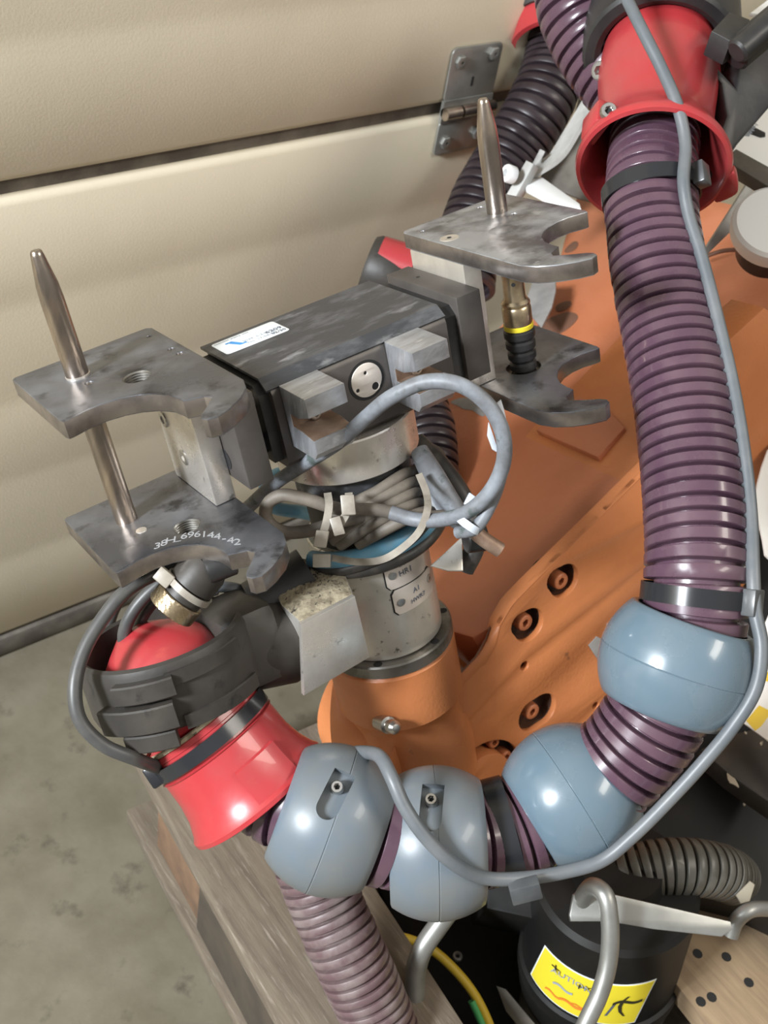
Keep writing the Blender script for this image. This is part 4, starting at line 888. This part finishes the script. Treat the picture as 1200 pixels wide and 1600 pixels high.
for i in range(5):
    h = 0.004 + i * 0.0082; r = 0.0088 + i * 0.0005
    bp += [(r - 0.0012, h), (r + 0.0004, h + 0.0016), (r + 0.0004, h + 0.0058), (r - 0.0012, h + 0.0072)]
sl('plug_boot', bp + [(0.0095, 0.0445), (0, 0.0445)], 'rubber')

# ------------------------------------------------------------------ cables around the wrist
def wrap(a0, a1, n0, n1, r0, r1, k=14, wob=0.0, lw=1.0):
    o = []
    for i in range(k + 1):
        s = i / k; a = a0 + (a1 - a0) * s; r = r0 + (r1 - r0) * s + wob * math.sin(s * 9)
        o.append(tp(AL + r * math.cos(a), AW + r * math.sin(a) * lw, n0 + (n1 - n0) * s + wob * .6 * math.sin(s * 7 + 1)))
    return o
D2 = math.radians
def ctube(name, pts, r, m, label, cat='cable', seg=12, n=8, group=None): return tube(name, pts, r, m, seg=seg, n=n, label=label, cat=cat, group=group)
def PX(l): return [P(*q) for q in l]
# coil of brownish cable strands under the collar
coil_px = [[(505, 828), (545, 792), (590, 768), (630, 742), (650, 736)], [(512, 838), (560, 800), (605, 775), (640, 756), (654, 752)], [(520, 846), (570, 810), (615, 786), (645, 771), (657, 768)], [(530, 852), (580, 820), (620, 799), (648, 787), (660, 785)], [(560, 850), (600, 828), (640, 808), (668, 800), (690, 803)]]
for i, c_ in enumerate(coil_px):
    zz = [0.785, 0.771, 0.768, 0.776, 0.792]
    ctube('coiled_cable', PX([(x, y, z - i * .001) for ((x, y), z) in zip(c_, zz)]), 0.0043, 'cable_dusty', 'dusty brown cable strand in the coil below the black collar, %s' % ('topmost', 'second from top', 'third from top', 'fourth from top', 'lowest')[i], group='coiled strands below the collar')
ctube('cable', wrap(D2(165), D2(20), -0.177, -0.160, 0.0545, 0.0525), 0.0060, 'cable_blue', 'thick dusty blue air hose wrapped across the front of the wrist')
ctube('cable', wrap(D2(120), D2(-5), -0.1765, -0.172, 0.0510, 0.055), 0.0055, 'cable_blue', 'lower blue air hose half hidden by the black cable')
ctube('cable', wrap(D2(178), D2(50), -0.188, -0.165, 0.0565, 0.0540) + wrap(D2(40), D2(0), -0.161, -0.170, 0.052, 0.05, 5), 0.0046, 'cable_black', 'black cable crossing diagonally below the blue hose')
ctube('cable', wrap(D2(160), D2(10), -0.186, -0.178, 0.0525, 0.0570), 0.0050, 'cable_black', 'lower black cable sagging above the tag plates')
ctube('cable', wrap(D2(110), D2(-20), -0.170, -0.162, 0.0495, 0.052), 0.0042, 'cable_worn', 'grey cable just behind the blue hose')
# flat dusty hairpin loop at the left
ctube('cable_loop', PX([(700, 806, 0.7630), (640, 808, 0.7560), (592, 797, 0.7520), (530, 795, 0.7500), (478, 780, 0.7480), (440, 774, 0.7500), (418, 788, 0.7540), (417, 812, 0.7580), (440, 830, 0.7600), (480, 830, 0.7590), (530, 815, 0.7610), (575, 806, 0.7700)]), 0.0044, 'cable_dusty', 'dusty flat hairpin loop of cable held by two white ties')
# large round loop of worn grey cable
ctube('cable_loop', PX([(380, 800, 0.80), (430, 755, 0.765), (480, 722, 0.735), (530, 690, 0.712), (572, 652, 0.695), (612, 620, 0.678), (665, 597, 0.668), (715, 600, 0.662), (758, 628, 0.664), (784, 672, 0.67), (787, 720, 0.68), (768, 765, 0.69), (735, 797, 0.70), (690, 812, 0.715), (650, 812, 0.725), (610, 801, 0.728)]), 0.0047, 'cable_worn', 'worn grey cable making a big open loop right of the gripper disc', seg=14)
ctube('cable_loop', PX([(690, 592, 0.665), (730, 606, 0.668), (768, 640, 0.676), (789, 690, 0.685), (783, 740, 0.695), (768, 785, 0.70), (742, 826, 0.705), (715, 832, 0.715)]), 0.0040, 'cable_worn', 'second strand beside the big grey cable loop, ending at the white tie')
slab('sleeve_tag', [(783, 624), (788, 640), (795, 672), (794, 692), (788, 690), (782, 660), (776, 630)], 0.672, (0.2, 0, -1), 0.002, 'tie_bright', None, bevel=0.0004, label='narrow pale sleeve strip clinging to the right of the cable loop', cat='sleeve')
slab('sleeve_tag', [(764, 660), (771, 680), (779, 704), (776, 706), (770, 702), (762, 680)], 0.69, (0.2, 0, -1), 0.002, 'tie_bright', None, bevel=0.0004, label='torn pale strip inside the cable loop', cat='sleeve')
# shrink-sleeved cable bundle hanging right of the coupling
t = thing('sleeved_bundle', 'blue-grey shrink-sleeved cable with a cut end, right of the coupling', 'cable', P(700, 770, 0.78))
vs, fs = tube_g(PX([(655, 704, 0.775), (672, 735, 0.768), (690, 765, 0.762), (712, 795, 0.762), (735, 826, 0.765)]), lambda s: 0.0062 + 0.0018 * math.sin(min(1, s * 1.3) * PI), 16, 8); obj('sleeve', vs, fs, 'cable_worn', t, smooth=50)
vs, fs = tube_g(PX([(728, 815, 0.768), (750, 838, 0.768), (782, 860, 0.77)]), 0.0052, 14, 6); obj('cut_end', vs, fs, 'rust_in', t, smooth=50, label='brownish cut end')
vs, fs = tube_g(PX([(660, 712, 0.785), (668, 760, 0.78), (688, 800, 0.776), (720, 822, 0.775)]), 0.0040, 12, 8); obj('side_strand', vs, fs, 'cable_worn', t, smooth=50)
ctube('cable', PX([(650, 690, 0.83), (690, 730, 0.82), (728, 790, 0.815), (742, 850, 0.815), (725, 890, 0.82)]), 0.0075, 'cable_black', 'thick black cable behind the shrink sleeve')
t = thing('cable_gland', 'blue and black plastic connector below the white tie', 'connector', P(745, 850, 0.79))
vs, fs = cyl_g(P(727, 842, 0.785), cdir(.85, -.1, .2), 0.010, 0.014, 24, 0.001); obj('black_body', vs, fs, 'rubber', t)
vs, fs = lathe_g([(0.007, 0), (0.0105, 0), (0.0105, 0.004), (0.007, 0.004)], P(752, 836, 0.785), cdir(.7, -.6, -.1), 24); obj('blue_ring', vs, fs, 'ink_blue', t)
ctube('cable', PX([(640, 696, 0.83), (672, 700, 0.83), (688, 712, 0.825), (682, 730, 0.825), (660, 740, 0.83)]), 0.0038, 'cable_dusty', 'short tan cable stub sticking out beside the disc')
ctube('cable', PX([(470, 742, 0.84), (432, 742, 0.84), (414, 765, 0.84), (424, 790, 0.84), (470, 800, 0.84), (500, 805, 0.83)]), 0.0050, 'cable_blue', 'dark blue hose looping left of the coupling below the gripper body')
slab('metal_tab', [(690, 868), (722, 838), (724, 892), (700, 892), (672, 884)], 0.80, (0.1, -0.3, -0.95), 0.002, 'alu_dirty', None, label='small bare metal tab under the black cable at the right', cat='bracket')

# white ties
def strip(name, pts, w, t_, m, parent, toward=None):
    tw = toward or (lambda p: CAM - p)
    vs, fs = strap_g(pts, tw, w, t_); return obj(name, vs, fs, m, parent, smooth=40)
t = thing('cable_tie', 'off-white cable tie wrapped round the left end of the dusty hairpin loop', 'cable tie', P(500, 820, 0.7380))
strip('strap', PX([(512, 772, 0.7500), (514, 790, 0.7405), (510, 815, 0.7400), (503, 840, 0.7405), (500, 850, 0.7480)]), 0.0050, 0.0011, 'tie_white', t)
vs, fs = box_g(P(502, 842, 0.7360), cdir(1, .1, 0), cdir(-.2, 1, 0), cdir(0, 0, -1), -0.0042, 0.0042, -0.0055, 0.0055, -0.003, 0.003, 0.0008); obj('tie_head', vs, fs, 'tie_white', t)
t = thing('cable_tie', 'off-white cable tie with a bent tail on the right of the dusty hairpin loop', 'cable tie', P(540, 790, 0.7380))
strip('strap', PX([(545, 772, 0.7500), (546, 785, 0.7400), (541, 802, 0.7390), (532, 818, 0.7400)]), 0.0050, 0.0011, 'tie_white', t)
vs, fs = box_g(P(544, 789, 0.7360), cdir(1, -.05, 0), cdir(.1, 1, 0), cdir(0, 0, -1), -0.0045, 0.0045, -0.0065, 0.0065, -0.003, 0.003, 0.0008); obj('tie_head', vs, fs, 'tie_white', t)
vs, fs = box_g(P(527, 822, 0.7370), cdir(1, -.25, 0), cdir(.3, 1, 0), cdir(0, 0, -1), -0.0036, 0.0036, -0.006, 0.006, -0.0015, 0.0015, 0.0006); obj('tail', vs, fs, 'tie_white', t)
t = thing('cable_tie', 'long off-white cable tie curving from the coil down across the coupling', 'cable tie', P(650, 800, 0.72))
strip('strap', PX([(655, 742, 0.752), (666, 770, 0.738), (667, 800, 0.716), (655, 830, 0.722), (630, 855, 0.728), (598, 874, 0.737), (560, 878, 0.748), (520, 872, 0.765)]), 0.0046, 0.0011, 'tie_white', t)
vs, fs = box_g(P(503, 876, 0.765), cdir(1, 0, 0), cdir(0, 1, 0), cdir(0, 0, -1), -0.006, 0.006, -0.0045, 0.0045, -0.003, 0.003, 0.0008); obj('tie_head', vs, fs, 'tie_white', t)
t = thing('cable_tie', 'bright white cable tie holding the end of the big cable loop', 'cable tie', P(728, 818, 0.70))
cI = P(733, 820, 0.705); vs, fs = band_g(cI, cdir(.55, -.8, -.12), 0.0066, 0.0048, 0.0012, 32); obj('strap', vs, fs, 'tie_bright', t)
vs, fs = box_g(P(738, 785, 0.708), cdir(.7, .5, 0), cdir(-.4, .8, 0), cdir(0, 0, -1), -0.0045, 0.0045, -0.004, 0.004, -0.003, 0.003, 0.0006); obj('tie_head', vs, fs, 'tie_bright', t)

# ------------------------------------------------------------------ round connector under the left jaw
cA = cdir(0.62, -0.74, -0.10); c0 = P(266, 954, 0.715)
t = thing('round_connector', 'black angled plug with knurled brass nut, under the left jaw plates', 'connector', c0)
def knurl(r, h, th): return r + (0.0003 * math.cos(th * 30 + h * 2600) if 0.0005 < h < 0.0105 and r > 0.0145 else 0)
prk = [(0.010, 0.0), (0.0150, 0.0)] + [(0.0156, 0.0006 + i * 0.0010) for i in range(11)] + [(0.0150, 0.0112), (0.011, 0.0115)]
vs, fs = lathe_g(prk, c0, cA, 90, rf=knurl); obj('knurled_nut', vs, fs, 'brass', t, smooth=25)
obj('plug_body', *lathe_g([(0, 0.003), (0.0125, 0.003), (0.0135, 0.012), (0.0135, 0.021), (0.0150, 0.0215), (0.0150, 0.034), (0.0125, 0.040), (0.0, 0.042)], c0, cA, 40), 'dusty_black', t)
obj('elbow', *lathe_g([(0, 0), (0.0085, 0), (0.0090, 0.002), (0.0090, 0.017), (0.0080, 0.018), (0, 0.018)], P(322, 892, 0.703), cdir(.75, -.30, .2), 28), 'rubber', t)
obj('elbow_end', *lathe_g([(0, 0), (0.0064, 0), (0.0064, 0.006), (0.0030, 0.0062), (0, 0.004)], P(348, 882, 0.706), cdir(.75, -.30, .2), 24), 'alu_dirty', t)
tt = thing('cable_tie', 'beige cable tie around the black angled plug', 'cable tie', c0 + cA * 0.019)
vs, fs = band_g(c0 + cA * 0.0185, cA, 0.0152, 0.0044, 0.0012, 40); obj('strap', vs, fs, 'tie_white', tt)
vs, fs = box_g(P(257, 902, 0.702), cdir(.6, .5, 0), cdir(-.5, .6, 0), cdir(0, 0, -1), -0.0055, 0.0055, -0.0045, 0.0045, -0.003, 0.003, 0.0008); obj('tie_head', vs, fs, 'tie_white', tt)
# cables at the far left
ctube('cable', PX([(300, 880, 0.74), (240, 898, 0.725), (195, 925, 0.715), (158, 970, 0.71), (130, 1020, 0.705), (117, 1075, 0.70), (125, 1125, 0.70), (160, 1163, 0.705), (210, 1185, 0.715), (250, 1200, 0.745)]), 0.0045, 'cable_dark', 'outermost grey cable curving round the left side of the black clamp', n=10)
ctube('cable', PX([(320, 885, 0.75), (260, 905, 0.745), (215, 945, 0.745), (195, 985, 0.75), (198, 1030, 0.765), (215, 1070, 0.785)]), 0.0043, 'cable_dark', 'second grey cable diving behind the red ball joint')
ctube('cable', PX([(320, 890, 0.76), (275, 912, 0.755), (232, 950, 0.755), (212, 995, 0.765), (212, 1040, 0.775)]), 0.0040, 'cable_black', 'inner dark cable beside the brass nut')
ctube('cable', PX([(235, 890, 0.80), (205, 915, 0.80), (180, 945, 0.80), (165, 985, 0.81)]), 0.0050, 'cable_dark', 'grey cable furthest behind, by the door foot')
ctube('cable', PX([(300, 930, 0.80), (330, 918, 0.80), (370, 920, 0.80), (395, 935, 0.81)]), 0.0040, 'cable', 'grey cable end showing above the right of the black clamp')
ctube('cable', PX([(300, 940, 0.79), (322, 930, 0.79), (338, 925, 0.80)]), 0.0025, 'cable', 'thin grey wire by the red ball joint')

# ------------------------------------------------------------------ brackets and sheets at the upper right
t = thing('strap_bracket', 'pale curved flat-bar bracket behind the right guide pin', 'bracket', P(870, 250, 1.12))
vs, fs = strap_g(PX([(950, 120, 1.10), (925, 160, 1.11), (895, 210, 1.12), (870, 248, 1.12), (845, 262, 1.12), (832, 256, 1.12)]), lambda p: c2w(V((-.75, -.45, -.4))), 0.030, 0.004); obj('curved_bar', vs, fs, 'grey_paint', t)
slab('flat_leg', [(822, 250), (834, 256), (800, 318), (786, 312)], 1.10, (-0.6, -0.2, -0.75), 0.010, 'grey_paint', t)
slab('cross_bar', [(832, 275), (848, 277), (906, 318), (908, 326), (878, 322), (822, 292)], 1.08, (-0.1, -0.8, -0.6), 0.006, 'white_paint', t)
bolt('bracket_screw', P(802, 274, 1.095), c2w(V((-.8, -.1, -.5))), 0.0085, 0.010, 'white_paint', t)
slab('back_sheet', [(905, 150), (985, 130), (985, 330), (905, 310), (840, 285), (850, 265), (880, 240)], 1.22, (-0.2, -0.2, -0.95), 0.004, 'dirt_sheet' if 'dirt_sheet' in M else 'gasket', t)

t = thing('steel_strap', 'pale flat steel strap rising to the right edge beside the orange arm', 'bracket', P(1120, 330, 1.05))
slab('strap', [(1098, 395), (1140, 330), (1183, 262), (1172, 318), (1165, 340), (1105, 398)], 1.03, (0.4, -0.1, -0.9), 0.004, 'grey_paint', t)
slab('dark_bar', [(1143, 238), (1150, 232), (1215, 268), (1215, 300), (1143, 256)], 0.99, (0.1, -0.5, -0.85), 0.012, 'gasket', t)
t = thing('sheet_panel', 'white sheet panel with a dark slot at the right edge', 'panel', P(1190, 220, 1.06))
slab('sheet', [(1140, 235), (1188, 162), (1250, 120), (1250, 290)], 1.08, (0.1, -0.6, -0.8), 0.004, 'white_paint', t)
slab('slot', [(1170, 198), (1178, 198), (1196, 207), (1196, 213), (1188, 214), (1170, 207)], 1.073, (0.1, -0.6, -0.8), 0.001, 'hole', t, bevel=0.0002)
slab('corner_sheet', [(1172, 20), (1225, -20), (1225, 20), (1190, 22)], 1.02, (0.1, -0.6, -0.8), 0.004, 'white_paint', t)
for i in range(4):
    p = P(1158 + i * 3, 216 - i * 4 + 4, 1.069); text('lettering', '0001-8204', p, c2w(V((.75, -.65, 0))), c2w(V((-.6, -.7, .3))), 0.006, 'ink_pale', t)
q = P(1212, 352, 0.97)
lathe('cap', [(0, 0.007), (0.033, 0.0065), (0.036, 0.004), (0.037, 0), (0.036, -0.01), (0, -0.01)], q, c2w(V((-.1, -.35, -.9))), 'white_paint', seg=48, label='round white cap cut off by the right edge', cat='cap')
lathe('round_housing', [(0, 0), (0.026, 0), (0.026, 0.03), (0, 0.03)], q - c2w(V((-.1, -.35, -.9))) * 0.042, c2w(V((-.1, -.35, -.9))), 'rubber', seg=40, label='dark round seat behind the white cap', cat='housing')

# ------------------------------------------------------------------ lower right: black motor, sheets, hooks
mA = cdir(0.02, -0.80, -0.60); Rm = 0.068; fr_ = ray(925, 1545); fN = -(fr_ - mA * fr_.dot(mA)).normalized()
mF = P(925, 1545, 0.93); mc = mF - fN * Rm; mX = mA.cross(fN).normalized()      # centre on the axis at label height
t = thing('motor_drum', 'black round motor housing with a yellow label at the bottom right', 'motor', mc - mA * 0.09)
obj('housing', *lathe_g([(0, -0.10), (Rm - .002, -0.098), (Rm, -0.09), (Rm, 0.050), (Rm - 0.004, 0.055), (Rm * .55, 0.058), (Rm * .5, 0.075), (0, 0.075)], mc, mA, 80), 'motor_black', t)
obj('rim', *lathe_g([(Rm + 0.0002, -0.066), (Rm + 0.0035, -0.065), (Rm + 0.0035, -0.052), (Rm + 0.0002, -0.050)], mc, mA, 64), 'motor_black', t)
def on_drum(x, y):
    r = ray(x, y); o = CAM - mc; r_ = r - mA * r.dot(mA); o_ = o - mA * o.dot(mA); a = r_.dot(r_); b = 2 * o_.dot(r_); c = o_.dot(o_) - Rm * Rm
    d = max(b * b - 4 * a * c, 0); p = CAM + r * ((-b - math.sqrt(d)) / (2 * a)) - mc
    return math.atan2(p.dot(mX), p.dot(fN)), p.dot(mA)
q = [on_drum(848, 1505), on_drum(1030, 1506), on_drum(1000, 1560), on_drum(825, 1557)]
def drum_pt(u, v, off=0.0):
    a = (q[0][0] * (1 - u) + q[1][0] * u) * (1 - v) + (q[3][0] * (1 - u) + q[2][0] * u) * v
    zt_ = (q[0][1] + q[1][1]) / 2; zb_ = (q[2][1] + q[3][1]) / 2; z = zt_ * (1 - v) + zb_ * v
    return mc + mA * z + (fN * math.cos(a) + mX * math.sin(a)) * (Rm + off)
def drum_patch(name, u0, u1, v0, v1, m, parent, off):
    k = 20; vs = []; fs = []
    for i in range(k + 1):
        u = u0 + (u1 - u0) * i / k; vs += [drum_pt(u, v0, 0.0001), drum_pt(u, v0, off), drum_pt(u, v1, off), drum_pt(u, v1, 0.0001)]
    for i in range(k):
        for j in range(4): l = (j + 1) % 4; fs.append([i * 4 + j, i * 4 + l, i * 4 + 4 + l, i * 4 + 4 + j])
    fs += [[0, 1, 2, 3], [k * 4 + j for j in range(4)]]
    return obj(name, vs, fs, m, parent, smooth=30)
drum_patch('label_border', -0.015, 1.015, -0.03, 1.03, 'sticker', t, 0.0003)
yl = drum_patch('yellow_label', 0, 1, 0, 1, 'yellow', t, 0.0006)
LH = (drum_pt(0, 0) - drum_pt(0, 1)).length
def dtext(s, u, v, size, m):
    p = drum_pt(u, v, 0.0010); x = drum_pt(u + .03, v, 0.0010) - p; y = drum_pt(u, v - .05, 0.0010) - p
    text('lettering', s, p, x, y, size * LH, m, yl, h=0.0001)
dtext('+', .17, .20, .30, 'ink_black'); dtext('AUTION', .33, .22, .17, 'ink_pale'); dtext('HOT', .50, .24, .17, 'ink_black')
dtext('~', .30, .50, .6, 'ink_pale'); dtext('~', .42, .75, .7, 'ink_red'); dtext('~', .25, .80, .5, 'ink_red'); dtext('~', .48, .72, .4, 'ink_red')
dtext('~', .83, .38, .8, 'ink_black'); dtext('(', .80, .48, .55, 'ink_black'); dtext('/', .73, .62, .5, 'ink')

t = thing('shoulder_housing', 'black enamelled housing with flaking paint at the right edge', 'machine housing', P(1100, 1260, 1.12))
slab('casting', [(760, 1330), (930, 1270), (1010, 1180), (1100, 1080), (1150, 1000), (1180, 860), (1200, 760), (1300, 740), (1300, 1480), (1180, 1420), (1100, 1400), (1000, 1440), (850, 1440), (760, 1420)], 1.03, (0.05, -0.45, -0.88), 0.10, 'motor_black', t, bevel=0.003)
slab('ledge', [(1095, 1170), (1150, 1145), (1215, 1130), (1215, 1262), (1180, 1238), (1140, 1210)], 1.0, (0.1, -0.75, -0.6), 0.02, 'dusty_black', t, bevel=0.002)
for pxs in ([(1135, 1204), (1142, 1206), (1152, 1222), (1156, 1232), (1148, 1226), (1138, 1222)], [(1163, 1232), (1172, 1232), (1180, 1238), (1188, 1250), (1184, 1252), (1172, 1244)], [(1188, 1250), (1204, 1256), (1204, 1266), (1192, 1258)], [(1186, 1160), (1194, 1156), (1190, 1166)], [(1162, 1142), (1168, 1144), (1166, 1148)], [(1160, 1254), (1166, 1256), (1163, 1260)]):
    slab('paint_flake', pxs, 0.985, (0.1, -0.75, -0.6), 0.001, 'peel', t, bevel=0.0002, nsoft=1)
slab('base_plate', [(590, 1385), (700, 1360), (850, 1400), (830, 1470), (800, 1620), (740, 1640), (690, 1560), (650, 1500), (610, 1430)], 1.10, (0.0, -0.70, -0.7), 0.03, 'motor_black', t, bevel=0.003)
bolt('hex_screw', P(715, 1496, 1.055), c2w(V((0, -.7, -.7))), 0.0045, 0.004, 'galv', t)

t = thing('printed_sheet', 'crumpled white sheet with yellow print at the right edge below the cable', 'paper', P(1190, 1080, 1.0))
sh = slab('sheet', [(1160, 1128), (1180, 1010), (1205, 950), (1260, 1000), (1260, 1250), (1210, 1165)], 1.00, (-0.2, -0.5, -0.85), 0.002, 'paper', t, bevel=0.0003, p0=P(1212, 1084, 1.0))
for pxs in ([(1166, 1126), (1186, 1102), (1206, 1112), (1190, 1134), (1180, 1142)], [(1192, 1052), (1206, 1048), (1206, 1066), (1194, 1064)]):
    slab('yellow_print', pxs, 0.993, (-0.2, -0.5, -0.85), 0.0003, 'yellow_cable', t, bevel=0.00005, p0=P(1212, 1084, 1.0) + cdir(-0.2, -0.5, -0.85) * 0.0004)
slab('white_sheet', [(1186, 742), (1204, 690), (1260, 660), (1260, 900), (1198, 880), (1190, 830), (1178, 790)], 0.95, (0.2, -0.3, -0.9), 0.003, 'paper', None, label='cream paper sheet at the right edge, level with the lower half of the long hose', cat='paper', nsoft=1)

t = thing('lifting_hook', 'galvanised flat bracket with bent round hook in front of the black motor', 'hook', P(930, 1420, 0.92))
slab('flat_bar', [(896, 1398), (905, 1392), (940, 1393), (1142, 1440), (1145, 1452), (1128, 1464), (1020, 1452), (950, 1440), (892, 1440), (890, 1430)], 0.875, (0.05, -0.25, -0.95), 0.005, 'galv', t)
vs, fs = tube_g(PX([(905, 1428, 0.89), (912, 1400, 0.875), (928, 1385, 0.86), (945, 1398, 0.850), (953, 1440, 0.848), (951, 1500, 0.85), (938, 1550, 0.85), (915, 1600, 0.85), (895, 1650, 0.85)]), 0.0068, 16, 8); obj('round_hook', vs, fs, 'galv', t, smooth=50)
vs, fs = tube_g(PX([(1142, 1462, 0.92), (1150, 1440, 0.918), (1168, 1424, 0.918), (1200, 1420, 0.93), (1240, 1428, 0.94)]), 0.0062, 14, 8); obj('rod', vs, fs, 'galv', t, smooth=50)
slab('tab', [(1150, 1398), (1172, 1376), (1180, 1382), (1172, 1408), (1158, 1412)], 0.95, (0, -.4, -.9), 0.003, 'peel', t)
vs, fs = tube_g(PX([(704, 1420, 0.93), (685, 1446, 0.93), (662, 1480, 0.93), (650, 1515, 0.935), (648, 1560, 0.94)]), 0.0085, 14, 8); obj('galvanised_rod', vs, fs, 'galv', None, smooth=50, label='bent galvanised rod crossing the yellow cable below the rings', cat='rod')
t = thing('earth_cable', 'yellow and green earth cable curving under the rings', 'cable', P(650, 1480, 1.0))
vs, fs = tube_g(PX([(540, 1452, 1.0), (572, 1458, 1.0), (625, 1464, 1.0), (672, 1482, 1.0), (715, 1520, 1.0), (745, 1560, 1.0), (770, 1615, 1.0), (790, 1680, 1.0)]), 0.0042, 12, 8); obj('yellow_sheath', vs, fs, 'yellow_cable', t, smooth=50)
vs, fs = tube_g([p + c2w(V((-.006, .002, -.0012))) * .5 + c2w(V((0, 0, -.0015))) for p in PX([(742, 1560, 1.0), (752, 1582, 1.0), (766, 1615, 1.0)])], 0.0034, 10, 6); obj('green_stripe', vs, fs, 'green', t, smooth=50)
slab('steel_strip', [(775, 1540), (790, 1545), (870, 1640), (840, 1640), (790, 1580)], 1.0, (-.3, -.4, -.85), 0.004, 'gasket', None, label='dark steel strip beside the yellow cable at the bottom', cat='bracket')
